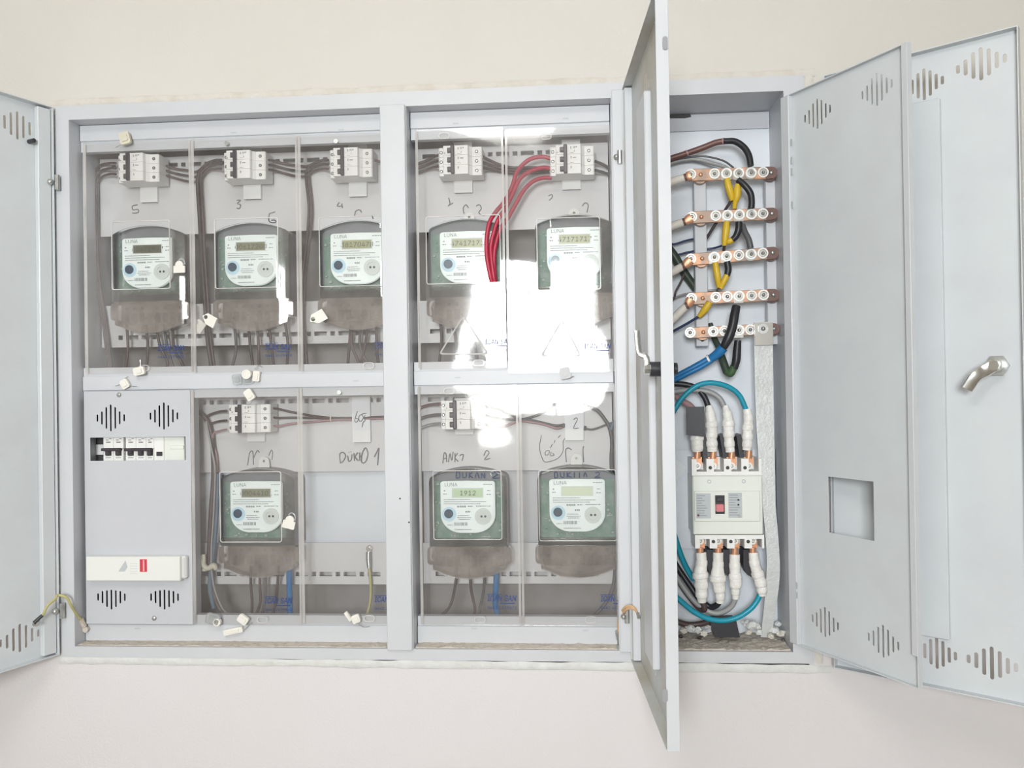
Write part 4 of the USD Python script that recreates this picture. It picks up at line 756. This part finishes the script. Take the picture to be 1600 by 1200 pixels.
cable('yellow sleeved lead under the fourth bolt of the top busbar', [('sleeve', 'wire_yellow', [4.6, 6.0, 5.6, 4.0, 3.2], [(1153, 288, A), (1152, 297, A), (1151.5, 307, A), (1148.5, 317, A + .003), (1147.5, 326, A + .006)]), ('insulation', 'wire_brown', 2.0, [(1148, 322, A + .005), (1150, 334, .066), (1154, 342, .07), (1160, 352, .074)])])
cable('black jumper cable bending from the top busbar to the second one', [('insulation', 'wire_black', [5, 5, 5.2, 5, 5], [(1153, 281, .044), (1163, 289, .040), (1172, 301, .040), (1174.5, 314, .042), (1174, 325, .044)])], [(1154, 272, 8), (1174, 333, -9)])
cable('yellow sleeved lead with a black tail below the second busbar', [('sleeve', 'wire_yellow', [4.5, 5.8, 5.2, 3.6], [(1135.5, 346, A), (1134.5, 358, A), (1133, 371, A + .001), (1131.5, 384, A + .003)]), ('insulation', 'wire_dark_brown', 2.4, [(1132, 381, A + .003), (1131, 390, .055), (1130, 398, .064)])], [(1136.5, 336.5, 9)])
cable('black lead hooking from the second busbar into a yellow sleeve', [('insulation', 'wire_black', [5, 5.2, 5, 4.6], [(1154.5, 347, .044), (1154, 358, .044), (1150, 369, .046), (1144, 375, .048)]), ('sleeve', 'wire_yellow', [4.6, 4.8, 3.6], [(1146, 373.5, .048), (1140, 377, .049), (1135, 379, .051)])], [(1155, 336, 9)])
cable('dark grey jumper cable from the second busbar to the middle one', [('insulation', 'wire_dark_grey', [4.6, 4.8, 4.8, 4.8], [(1160, 352, .056), (1164, 363, .050), (1170, 375, .045), (1173, 388, .044)])], [(1173.5, 398, -9)])
cable('yellow sleeved lead below the second bolt of the middle busbar', [('sleeve', 'wire_yellow', [4.4, 5.4, 5, 3.4], [(1117.5, 410, A), (1119.5, 423, A), (1121.5, 436, A + .001), (1123, 449, A + .004)]), ('insulation', 'wire_dark_grey', 2.0, [(1123, 447, A + .004), (1122, 453, .056), (1118, 458, .064)])], [(1116, 402.5, 9)])
cable('short black lead below the middle busbar ending in a yellow sleeve', [('insulation', 'wire_black', [5, 5.2, 4.6], [(1136, 409, A), (1138, 421, A), (1135.5, 432, A)]), ('sleeve', 'wire_yellow', [4.8, 4.8, 3.2], [(1136, 430, A), (1131, 440, A + .001), (1126, 451, A + .003)])], [(1135, 401, 9)])
cable('thick dark green cable passing behind the left support bar', [('insulation', 'wire_dark_green', [7, 7, 6.5, 6], [(1030, 372, .092), (1052, 398, .092), (1068, 424, .093), (1088, 452, .096)])])
cable('dark green cable drooping below the lowest busbar with a black sleeve', [('insulation', 'wire_dark_green', [3.5, 4.5, 5, 6, 6], [(1110, 505, .094), (1115, 525, .09), (1123, 543, .08), (1129, 562, .066), (1136, 582, .056)]), ('sleeve', 'wire_green', [5.8, 6, 6], [(1136, 581, .056), (1142, 583, .05), (1147, 572, .046)]), ('heat_shrink', 'wire_black', [5.6, 6.4, 6.2, 5.2], [(1147, 576, .046), (1150.5, 562, .044), (1151.5, 548, .044), (1153, 532, .044)])], [(1154.5, 517.5, 10)])
cable('small yellow sleeve on a navy wire left of the fourth busbar', [('sleeve', 'wire_yellow', [5, 5.6, 3.4], [(1109, 472, A), (1102, 483, A + .004), (1092, 495, A + .01)]), ('insulation', 'wire_navy', 2.0, [(1094, 493, A + .01), (1078, 503, .066), (1064, 511, .072), (1044, 522, .08)])])
cable('thick black lead from the fourth busbar joining two blue cables', [('heat_shrink', 'wire_black', [6.5, 7, 7, 7.4, 6.4, 5.5], [(1150.5, 479, .042), (1147.5, 494, .036), (1144.5, 510, .034), (1139, 526, .034), (1133, 538, .036), (1128, 546, .04)]),
      ('sleeve', 'wire_blue', [7.6, 7.4, 6.4], [(1130, 543, .04), (1122, 552, .044), (1110, 561, .05)]), ('insulation', 'wire_blue', 4.6, [(1114, 557, .05), (1096, 567, .055), (1076, 578, .06), (1056, 588, .066), (1036, 595, .072)]), ('insulation', 'wire_blue', 4.0, [(1112, 563, .047), (1096, 573, .052), (1078, 582, .056), (1058, 592, .062), (1036, 600, .07)]), ('cable_tie', 'sleeve_white', [7.2, 7.2], [(1109, 560.5, .05), (1106, 562, .051)])], [(1154.6, 463, 10)])
for i, (p0, p1, p2) in enumerate((((1040, 288), (1052, 283), (1070, 277.5)), ((1040, 357), (1052, 352.5), (1068, 347)), ((1036, 432), (1052, 424), (1067, 416)), ((1036, 512), (1054, 496), (1072, 478)))):
    u, v = bars[i][2][0], bars[i][0][1]
    t = cable(f'white sleeved supply cable with a copper lug on the left end of the {("top", "second", "middle", "fourth")[i]} busbar', [('sleeve', 'sleeve_white', [6.4, 6.4, 6.0], [(*p0, .060), (*p1, .056), (*p2, .050)]), ('crimp', 'insulator_brown', [6.3, 5.6], [(p2[0] - .5, p2[1] + .3, .050), (p2[0] + 3, p2[1] - 1, .049)])])
    a, b = P(p2[0] + 2, p2[1] - .5, .049), P(u, v, .0475); obj('cable_lug', tube([a, (a + b) / 2, b], [.0062, .0085, .0085], 10, 4, .35), 'lug_copper', t, 40)
for pts, lab, m_ in (([(1044, 382, .09), (1056, 381, .09), (1072, 376, .09), (1086, 373, .092), (1094, 371, .094)], 'thin navy wire between the second and middle busbars, upper', 'wire_navy'), ([(1060, 398, .09), (1076, 394, .09), (1098, 390, .092), (1114, 388, .09), (1128, 384, .08)], 'thin navy wire just above the middle busbar', 'wire_navy'),
                    ([(1048, 472, .082), (1056, 455, .08), (1064, 440, .08), (1069, 428, .08)], 'thin brown wire dropping left of the third and fourth busbars', 'wire_brown'), ([(1044, 472, .088), (1060, 463, .088), (1078, 458, .09), (1100, 455, .094), (1120, 453, .09)], 'thin grey wire above the fourth busbar', 'wire_grey')):
    cable(lab, [('insulation', m_, 1.6, pts)])
# braided earth strap
pts = [(1193, 503, .042), (1193, 540, .046), (1194, 620, .052), (1197, 700, .05), (1201, 780, .046), (1207, 850, .044), (1208, 900, .046), (1203, 950, .052), (1197, 996, .06)]
hw = [14, 14, 13.4, 12.5, 10, 9.5, 10, 9, 8]
q = spline(np.array([[*P(*p), r * PX(p[2])] for p, r in zip(pts, hw)]), 5); v, f = [], []
for i, r in enumerate(q): v += [(r[0] - r[3], r[1], r[2]), (r[0] + r[3], r[1], r[2]), (r[0] + r[3], r[1] + .003, r[2]), (r[0] - r[3], r[1] + .003, r[2])]
for i in range(len(q) - 1):
    for j in range(4): a, b = i * 4 + j, i * 4 + (j + 1) % 4; f += [(a, b, b + 4), (a, b + 4, a + 4)]
n = len(v); f += [(0, 3, 2), (0, 2, 1), (n - 4, n - 3, n - 2), (n - 4, n - 2, n - 1)]
sm = trimesh.Trimesh(np.array(v), np.array(f), process=False); sm = sm if sm.volume > 0 else (sm.invert() or sm)
st = thing('earth_strap', 'flat grey braided earth strap hanging down the right side from the lowest busbar', 'earth strap', (q[-1][0], q[-1][1], q[-1][2]))
obj('braid', sm, 'strap_braid', st, 30)
a = rpx(1179, 504, 1208, 539, .0405); c = P(1192, 513.8, .0405); obj('end_plate', ext(sbox(a[0], a[2], a[1], a[3]).difference(Point(c[0], c[2]).buffer(.006)), .0395, .0410), 'steel_bright', st, False)
obj('bolt', [ring(c[0], c[2], .0040, .0092, .0378, .0394, 24), dome(c[0], c[2], .0042, .0386, .004)], 'zinc', st)

# ================================================================== MOULDED-CASE BREAKER
QY = .030
def qbox(u0, v0, u1, v1, y0, y1, c=.0015): a = rpx(u0, v0, u1, v1, y0); return cbx(a[0], a[1], y0, y1, a[2], a[3], c)
a = rpx(1083, 717, 1193, 857, QY)
mc = thing('moulded_case_breaker', 'large cream moulded-case circuit breaker with a red and black handle', 'circuit breaker', ((a[0] + a[1]) / 2, .0975, a[2]))
obj('body', [qbox(1082.5, 743.5, 1192, 835.5, QY, .0975, .002), qbox(1085, 767, 1188, 815, QY - .0035, QY, .0012)], 'ivory_plastic', mc, 20)
def tblock(v0, v1, u0, u1, lab, teeth_down):
    a = rpx(u0, v0, u1, v1, QY + .002); k = PX(QY); po = sbox(a[0], a[2], a[1], a[3]); cu = []
    for i in range(4):
        c = P(u0 + 15 + i * 27.2, (v0 + v1) / 2, QY); cu.append(sbox(c[0] - 7 * k, a[2] - .01, c[0] + 8 * k, a[3] - 6 * k) if teeth_down else sbox(c[0] - 7 * k, a[2] + 6 * k, c[0] + 8 * k, a[3] + .01))
    obj('terminal_shroud', ext(po.difference(unary_union(cu)), QY + .002, .074), 'breaker_plastic', mc, False)
    obj('terminal_floor', bx(a[0] + .001, a[1] - .001, .0745, .0970, a[2], a[3]), 'breaker_plastic', mc, False)
    for i in range(3):
        c = P(u0 + 29 + i * 27.2, (v0 + v1) / 2 + (1 if not teeth_down else 0), QY)
        obj('fixing_hole', disc(c[0], c[2], .0032, QY + .0014, QY + .0019, 16), 'recess_dark', mc, False)
tblock(717, 743, 1081, 1190, '', False); tblock(836, 857, 1086, 1194, '', True)
hd = obj('handle_slot', qbox(1117.5, 774, 1132.5, 803, QY - .0042, QY - .0034, .0006), 'black_plastic', mc, False)
obj('handle', [qbox(1119, 788, 1131.5, 800, QY - .013, QY - .0042, .0015)], 'pale_red', hd, 20, label='red handle lever')
obj('handle_grip', qbox(1119.5, 777, 1131, 784, QY - .009, QY - .0043, .0012), 'recess_dark', hd, 20)
for (u0, v0, u1, v1) in ((1087.5, 771, 1110.5, 810), (1138, 770, 1159.5, 809)):
    lb = obj('rating_label', qbox(u0, v0, u1, v1, QY - .0040, QY - .0036, .0001), 'label_grey', mc, False, label='grey printed rating label'); r_ = np.random.default_rng(int(u0)); pr = []
    for i in range(9):
        a = rpx(u0 + 1.5, v0 + 3 + i * 3.9, u0 + r_.uniform(9, 20), v0 + 4.0 + i * 3.9, QY - .0041); pr.append(bx(a[0], a[1], QY - .00425, QY - .00405, a[2], a[3]))
    obj('printing', pr, 'print_grey', lb, False)
for u, v, r, mt in ((1091, 805, .0022, 'insulator_brown'), (1153.5, 781, .0017, 'black_plastic'), (1153.5, 788.5, .0017, 'black_plastic'), (1155, 806.5, .0026, 'zinc')):
    c = P(u, v, QY - .0036); obj('adjuster', disc(c[0], c[2], r, QY - .0052, QY - .0042, 14), mt, mc, False)
for u, v in ((1108, 752.5), (1162, 752)):
    c = P(u, v, QY); obj('cover_screw', [ring(c[0], c[2], .0022, .0036, QY - .0006, QY - .0001, 18)], 'label_grey', mc, False)
for (u0, v0, u1, v1, y0) in ((1096, 676, 1104.5, 722, .062), (1123.5, 678, 1137, 722, .06), (1149.5, 678, 1162.5, 722, .06)):
    a, b = P(u0, v0, y0), P(u1, v1, y0); um = (u0 + u1) / 2; c = P(um, 700, y0)
    obj('phase_barrier', ext(Polygon([P(u0, v0 + 3, y0)[[0, 2]], P(u0 + (u1 - u0) * .55, v0, y0)[[0, 2]], P(u1 + 1, v1, y0)[[0, 2]], P(u1 - 7, v1, y0)[[0, 2]]]), .052, .092), 'black_plastic', mc, False, label='black phase barrier above the terminals')
a = rpx(1072.5, 635.5, 1100.5, 680.5, .030); obj('phase_barrier', ext(Polygon([(a[0], a[2] + .001), (a[0], a[3]), (a[1], a[3]), (a[1] + .001, a[2] - .003), (a[0] + .020, a[2] - .001)]), .0300, .0325), 'black_plastic', mc, False, label='broad black barrier plate')
for (u0, u1) in ((1104, 1114), (1128.5, 1139), (1160.5, 1173)):
    obj('phase_barrier', ext(Polygon([P(u0, 858, .06)[[0, 2]], P(u1, 858, .06)[[0, 2]], P(u1 + 1, 901, .06)[[0, 2]], P(u0 + (u1 - u0) * .5, 897, .06)[[0, 2]], P(u0, 884, .06)[[0, 2]]]), .054, .092), 'black_plastic', mc, False, label='black phase barrier below the terminals')
def mlug(t, u, vb, vl, up):
    c, d = P(u, vb, .046), P(u, vl, .046); k = PX(.046)
    obj('cable_lug', [ext(sbox(c[0] - 7 * k, min(c[2], d[2]), c[0] + 7 * k, max(c[2], d[2])), .0460, .0480), tube([P(u, vl - up * 2, .047), P(u, vl + up * 10, .047)], .0062, 12, 1)], 'lug_copper', t, 30)
    obj('terminal_bolt', [ring(c[0], c[2], .0032, .0066, .0440, .0459, 20), dome(c[0], c[2], .0030, .0446, .0035)], 'washer', t)
topc = [('wire_dusty_pink', 'short white sleeved cable at the far left of the breaker top, reddish above', 5, [(1048, 612, .075), (1060, 622, .07), (1068, 628, .066), (1078, 634, .062), (1087, 646, .056), (1090, 662, .05)], [(1090, 672, .048), (1089, 681, .047), (1089, 692, .046), (1090, 705, .047)], [7, 9.5, 8.8, 8], 1089.5),
        ('wire_black', 'white sleeved black cable at the second terminal of the breaker top', 4.4, [(1034, 601, .07), (1052, 599.5, .066), (1074, 601.5, .062), (1090, 608, .058), (1101, 621, .054), (1107, 636, .05)], [(1107.5, 634, .05), (1110, 650, .047), (1112, 668, .046), (1112, 686, .046), (1113, 705, .047)], [5, 7.6, 8.6, 8, 8], 1114),
        ('wire_grey', 'white sleeved grey cable at the third terminal of the breaker top', 4.2, [(1034, 616, .066), (1054, 612, .062), (1080, 609.5, .058), (1106, 612, .055), (1123, 621, .052), (1132, 636, .05)], [(1133, 634, .05), (1137, 650, .047), (1138, 666, .046), (1139, 686, .046), (1141, 706, .047)], [4.8, 7.4, 8.8, 7.6, 7.2], 1143),
        ('wire_teal', 'white sleeved turquoise cable arching to the rightmost terminal of the breaker top', 4.0, [(1036, 672, .05), (1054, 640, .048), (1068, 620, .046), (1086, 604.5, .044), (1104, 598.5, .044), (1122, 599.5, .044), (1141, 606, .045), (1156, 619, .046), (1166, 641, .047)], [(1167, 639, .047), (1169, 655, .046), (1168, 672, .046), (1168, 688, .046), (1167, 703, .047)], [6.4, 7.4, 8, 7.6, 7], 1170)]
def bands(t, c, rr):
    """Turns of tape standing proud of a sleeve."""
    q = spline(np.column_stack([np.array([P(*p) for p in c]), np.array(rr, float) * PX(.046)]), 8); n = len(q)
    for f, g in ((.22, 1.07), (.45, 1.13), (.68, 1.10), (.86, 1.12)):
        i = int(f * (n - 1)); d = q[min(i + 1, n - 1), :3] - q[max(i - 1, 0), :3]; d /= np.linalg.norm(d); r = q[i, 3]
        obj('tape_band', tube([q[i, :3] - d * .0060, q[i, :3] - d * .0035, q[i, :3] + d * .0035, q[i, :3] + d * .0060], [r * .98, r * g, r * g, r * .98], 12, 2), 'tape_white', t, 40)
for mt, lab, r, c1, c2, rr, u in topc:
    t = cable(lab, [('insulation', mt, r, c1), ('white_sleeve', 'tape_white', rr, c2)]); mlug(t, u, 728, 714, -1); bands(t, c2, rr)
botc = [('wire_brown', 'white taped cable at the far left of the breaker bottom', [(1095, 863, .047), (1096, 880, .046), (1094, 896, .045), (1095.5, 908, .044), (1096, 924, .045), (1097, 940, .048)], [8.4, 8.6, 10.8, 10.2, 9, 7], [(1097, 938, .048), (1101, 952, .054), (1092, 950, .066), (1078, 934, .074), (1064, 914, .08), (1048, 884, .086)], 4.2, 1094),
        ('wire_black', 'white taped cable at the second terminal of the breaker bottom', [(1122, 863, .047), (1122, 882, .046), (1121.5, 900, .044), (1123, 914, .044), (1125, 928, .046), (1125, 941, .049)], [8.2, 8.2, 11, 9.6, 7, 6.4], [(1125, 939, .049), (1119, 946, .056), (1108, 948, .064), (1092, 934, .07), (1076, 912, .076), (1056, 882, .082), (1046, 862, .085)], 4.6, 1122),
        ('wire_grey', 'white taped cable at the third terminal of the breaker bottom, grey below', [(1148, 866, .047), (1148, 884, .046), (1148.5, 898, .045), (1149.5, 908, .044), (1149, 920, .046), (1149.5, 935, .049)], [8, 8.2, 8.4, 9.6, 6.6, 5.4], [(1149.5, 933, .049), (1144, 946, .052), (1132, 955, .056), (1116, 958, .06), (1098, 950, .064), (1082, 936, .068), (1064, 912, .074), (1046, 884, .08)], 4.2, 1148),
        ('wire_teal', 'white taped cable at the rightmost terminal of the breaker bottom, turquoise below', [(1177, 863, .047), (1179, 880, .046), (1183, 894, .045), (1187, 906, .045), (1190, 918, .046), (1191, 930, .048)], [7.6, 8, 8.6, 9, 7.6, 6.4], [(1189, 926, .048), (1182, 940, .048), (1172, 952, .047), (1154, 964, .046), (1132, 969.5, .046), (1108, 967, .046), (1086, 957, .047), (1068, 943, .048), (1050, 926, .05), (1038, 910, .052)], 4.2, 1176)]
for mt, lab, c1, rr, c2, r, u in botc:
    t = cable(lab, [('white_sleeve', 'tape_white', rr, c1), ('insulation', mt, r, c2)]); mlug(t, u, 845, 857, 1); bands(t, c1, rr)
cable('second turquoise cable sweeping down behind the edge of the middle door', [('insulation', 'wire_teal', 4.2, [(1042, 800, .072), (1054, 836, .072), (1062, 862, .072), (1072, 886, .073), (1084, 906, .076)])])
cable('dark brown cable lying low behind the turquoise loop', [('insulation', 'wire_brown', 4.6, [(1040, 960, .07), (1056, 970, .07), (1074, 976, .07), (1094, 975, .07), (1112, 970, .074)])])
obj('paper_label', ext(Polygon([P(u, v, .090)[[0, 2]] for u, v in ((1038, 714), (1056, 717), (1072, 731), (1066, 742), (1056, 749), (1038, 751))]), .0895, .0900), 'paper', None, False, label='white paper label stuck on the back plate left of the large cream breaker', category='label')
# rubble at the bottom
a = rpx(1110, 972, 1156, 996, .045); bb = obj('black_block', cat([ext(Polygon([(a[0], a[3]), (a[1] - .006, a[3] + .002), (a[1], a[2]), (a[0] + .008, a[2])]), .045, .085)]), 'black_plastic', None, False, label='black plastic block lying among the rubble below the large breaker', category='plastic block')
def chunk(u, v, r, y, mt, label, seed, grp=None):
    c = P(u, v, y); s = trimesh.creation.icosphere(1, r * PX(y)); q = np.random.default_rng(seed); s.vertices *= q.uniform(.6, 1.15, (len(s.vertices), 1)) * np.array([1.2, .9, .85]); s.vertices += c
    lo = s.vertices[:, 2].min(); s.vertices[:, 2] += max(0, ZB + .0015 - lo); obj('plaster_chunk', s, mt, None, False, label=label, category='rubble', group=grp)
RUB = ((1068, 986, 6, .05), (1078, 982, 7, .062), (1090, 985, 6.5, .055), (1100, 990, 6, .04), (1106, 980, 5, .07), (1166, 973, 6, .07), (1170, 988, 5, .04), (1178, 978, 9, .06), (1186, 988, 5, .035), (1205, 994, 5, .035), (1210, 985, 8, .06), (1216, 975, 5, .08), (1221, 990, 6, .05))
for i, (u, v, r, y) in enumerate(RUB):
    g_ = 0 if u < 1110 else 1 if u < 1192 else 2; n_ = i - (0, 5, 9)[g_]
    chunk(u, v, r, y, 'plaster_white' if i % 3 else 'plaster', ORDN[n_] + ' lump of broken plaster from the left ' + ('left of the black block', 'between black block and braided strap', 'right of the braided strap')[g_], 40 + i, 'plaster rubble')
for i, (u, v, r, y, w_) in enumerate(((1063, 994, 4, .03, 'at the far left'), (1093, 996, 3.5, .028, 'left of the black block'), (1224, 1000, 3, .02, 'at the far right'))): chunk(u, v, r, y, 'wire_dark_brown', 'small dark crumb on the right-hand cabinet floor ' + w_, 80 + i)

# ================================================================== SEALS AND TAGS
def rot2(p, deg): return affinity.rotate(p, deg, origin=(0, 0))
def seal(kind, u, v, w, hgt, deg, label, mt='seal_plastic', y=None, wires=(), name='seal_tag'):
    y = CY - .004 if y is None else y; c = P(u, v, y); k = PX(y); w, hgt = w * k, hgt * k
    if kind == 'block': po = rrect(-w / 2, w / 2, -hgt / 2, hgt / 2, min(w, hgt) * .22)
    elif kind == 'tag': po = Polygon([(-w * .5, hgt * .1), (-w * .22, hgt * .5), (w * .5, hgt * .42), (w * .5, -hgt * .5), (-w * .1, -hgt * .42)]).buffer(-.001).buffer(.001).difference(Point(-w * .26, hgt * .12).buffer(hgt * .17))
    elif kind == 'padlock': po = unary_union([rrect(-w / 2, w / 2, -hgt * .5, hgt * .02, .0015), Point(0, hgt * .08).buffer(w * .34)])
    else: po = Point(0, 0).buffer(w / 2)
    po = affinity.translate(rot2(po, deg), c[0], c[2]); t = thing(name, label, 'seal', (c[0], y, c[2]))
    th = .0035 if kind in ('tag', 'padlock') else .0065
    obj('body', ext(po, y - th, y), mt, t, 25)
    if kind == 'block': obj('cap', ext(affinity.scale(po, .62, .55), y - th - .002, y - th), mt, t, 25)
    if kind == 'disc': obj('rim', ring(c[0], c[2], w * .36, w * .5, y - th - .001, y - th, 24), mt, t, 25)
    if kind == 'padlock':
        sh = [np.array([c[0], y - .0015, c[2]]) + np.array([math.cos(math.radians(a + deg)) * w * .30 + w * .16, 0, math.sin(math.radians(a + deg)) * hgt * .34 + hgt * .20]) for a in range(-20, 190, 30)]; obj('shackle', tube(sh, .0011, 7), 'clear_tag', t, 40)
    for ws in wires: obj('seal_wire', tube([P(a, b, y - .002) for a, b in ws], .0006, 5, 4), 'zinc', t, 40)
    return t
seal('block', 197, 217, 17, 20, 14, 'yellowish white seal block hanging at the top edge above the breaker farthest left', 'cream_plastic', wires=([(190, 226), (180, 231)],))
seal('block', 219, 580, 18, 13, 12, 'white seal block on the crossbar below the upper meter farthest left', wires=([(220, 575), (219, 562)],))
seal('block', 197, 600, 13, 15, 30, 'white seal block with splayed wire ends at the top of the vented panel', y=RY - .003, wires=([(186, 598), (200, 588)], [(180, 603), (190, 600)], [(204, 603), (214, 604)]))
seal('disc', 387, 585, 15, 15, 0, 'round white seal disc on the crossbar between two seal blocks')
seal('block', 372, 593, 15, 17, 10, 'pale translucent seal block left of the round white seal disc', 'clear_tag', y=RY - .003)
seal('block', 402, 588, 11, 17, -5, 'white seal block right of the round white seal disc', y=RY - .003, wires=([(398, 577), (404, 571), (410, 574)],))
seal('block', 388, 595, 20, 11, 6, 'clear plastic seal below the round white seal disc', 'clear_tag', y=RY - .0005)
seal('block', 391, 617, 13, 18, 32, 'white seal block hanging over the lower left breaker', wires=([(396, 622), (392, 630), (384, 632)],))
seal('tag', 327, 500, 24, 19, -25, 'white tag with a dark hole beside the terminals of the second upper meter')
seal('tag', 311, 509, 20, 20, -35, 'white tag half behind the cover edge between the first two upper meters', y=CY + .012)
seal('tag', 497, 497, 27, 20, 33, 'white tag with a green hole below the third upper meter')
c = P(490.5, 501.5, CY - .0055); obj('seal_plug', disc(c[0], c[2], .0042, CY - .006, CY - .004, 14), 'wire_green', None, False, label='green plug in the hole of the white tag below the third upper meter', category='seal plug')
seal('padlock', 453, 814, 20, 24, -14, 'white padlock shaped seal beside the lower left meter')
seal('padlock', 281, 416, 19, 22, 0, 'white padlock shaped seal at the right edge of the upper meter farthest left')
seal('block', 883, 583, 17, 18, 10, 'grey seal block on the crossbar below the glaring upper cover', 'seal_grey', wires=([(890, 590), (897, 588)],))
seal('block', 557, 966, 13, 13, 20, 'white seal block on the bottom bar below the hanging earth wire', wires=([(560, 975), (568, 980), (578, 979)],))
seal('block', 545, 962, 5, 16, 35, 'thin white strip seal left of the block below the hanging earth wire')
seal('block', 334, 966, 22, 17, -14, 'clear crumpled seal at the bottom left of the lower left cover', 'clear_tag')
seal('disc', 341, 971, 12, 12, 0, 'small round white seal at the foot of the lower left cover')
seal('block', 381, 967, 17, 13, -35, 'cream white seal block at the foot of the lower left meter cover')
seal('block', 366, 985, 32, 9, 12, 'white seal strip stuck across the bottom bar below the lower left meter', y=RY - .003, wires=([(382, 984), (390, 976), (394, 972)],))
t = thing('cable_clip', 'cream plastic cable clip holding the steel blue cable beside the lower left meter', 'cable clip', P(325, 882, .07))
obj('clip_body', [tube([P(313, 868, .07), P(316, 880, .069), P(324, 888, .067), P(334, 884, .066), P(338, 890, .066)], [.005, .006, .005, .006, .004], 10)], 'cream_plastic', t, 40)
obj('clip_wing', tube([P(318, 866, .07), P(319, 892, .069)], .004, 8), 'cream_plastic', t, 40)
# handwriting on the two lower right windows
for pts_, lab, u in (([[(713, 737), (713, 747), (718, 745), (717, 738), (713, 737)], [(722, 738), (723, 746), (728, 745), (728, 738)], [(733, 738), (733, 747)], [(738, 738), (733, 742), (739, 747)], [(742, 747), (745, 738), (748, 747)], [(752, 747), (752, 739), (757, 747), (757, 739)], [(768, 740), (773, 738), (776, 742), (769, 747), (780, 747)]], 'lower meter reading 1912', 731),
                     ([[(866, 738), (866, 746), (871, 745), (870, 738), (866, 738)], [(875, 738), (876, 745), (881, 745), (881, 738)], [(886, 738), (886, 746)], [(892, 738), (886, 742), (893, 746)], [(897, 738), (897, 746)], [(905, 738), (905, 746)], [(912, 745), (914, 738), (917, 745)], [(930, 739), (935, 738), (936, 742), (929, 746), (938, 746)]], 'lower meter with blank display', 902)):
    p_ = [tube([P(a, b, .0455) for a, b in s], .0009, 5, 3) for s in pts_]
    obj('handwriting', p_, 'blue_print', [x for x in LOC if x.startswith('/World/electricity_meter')][0] if False else f'/World/electricity_meter_{6 if u < 800 else 7:03d}', 40)
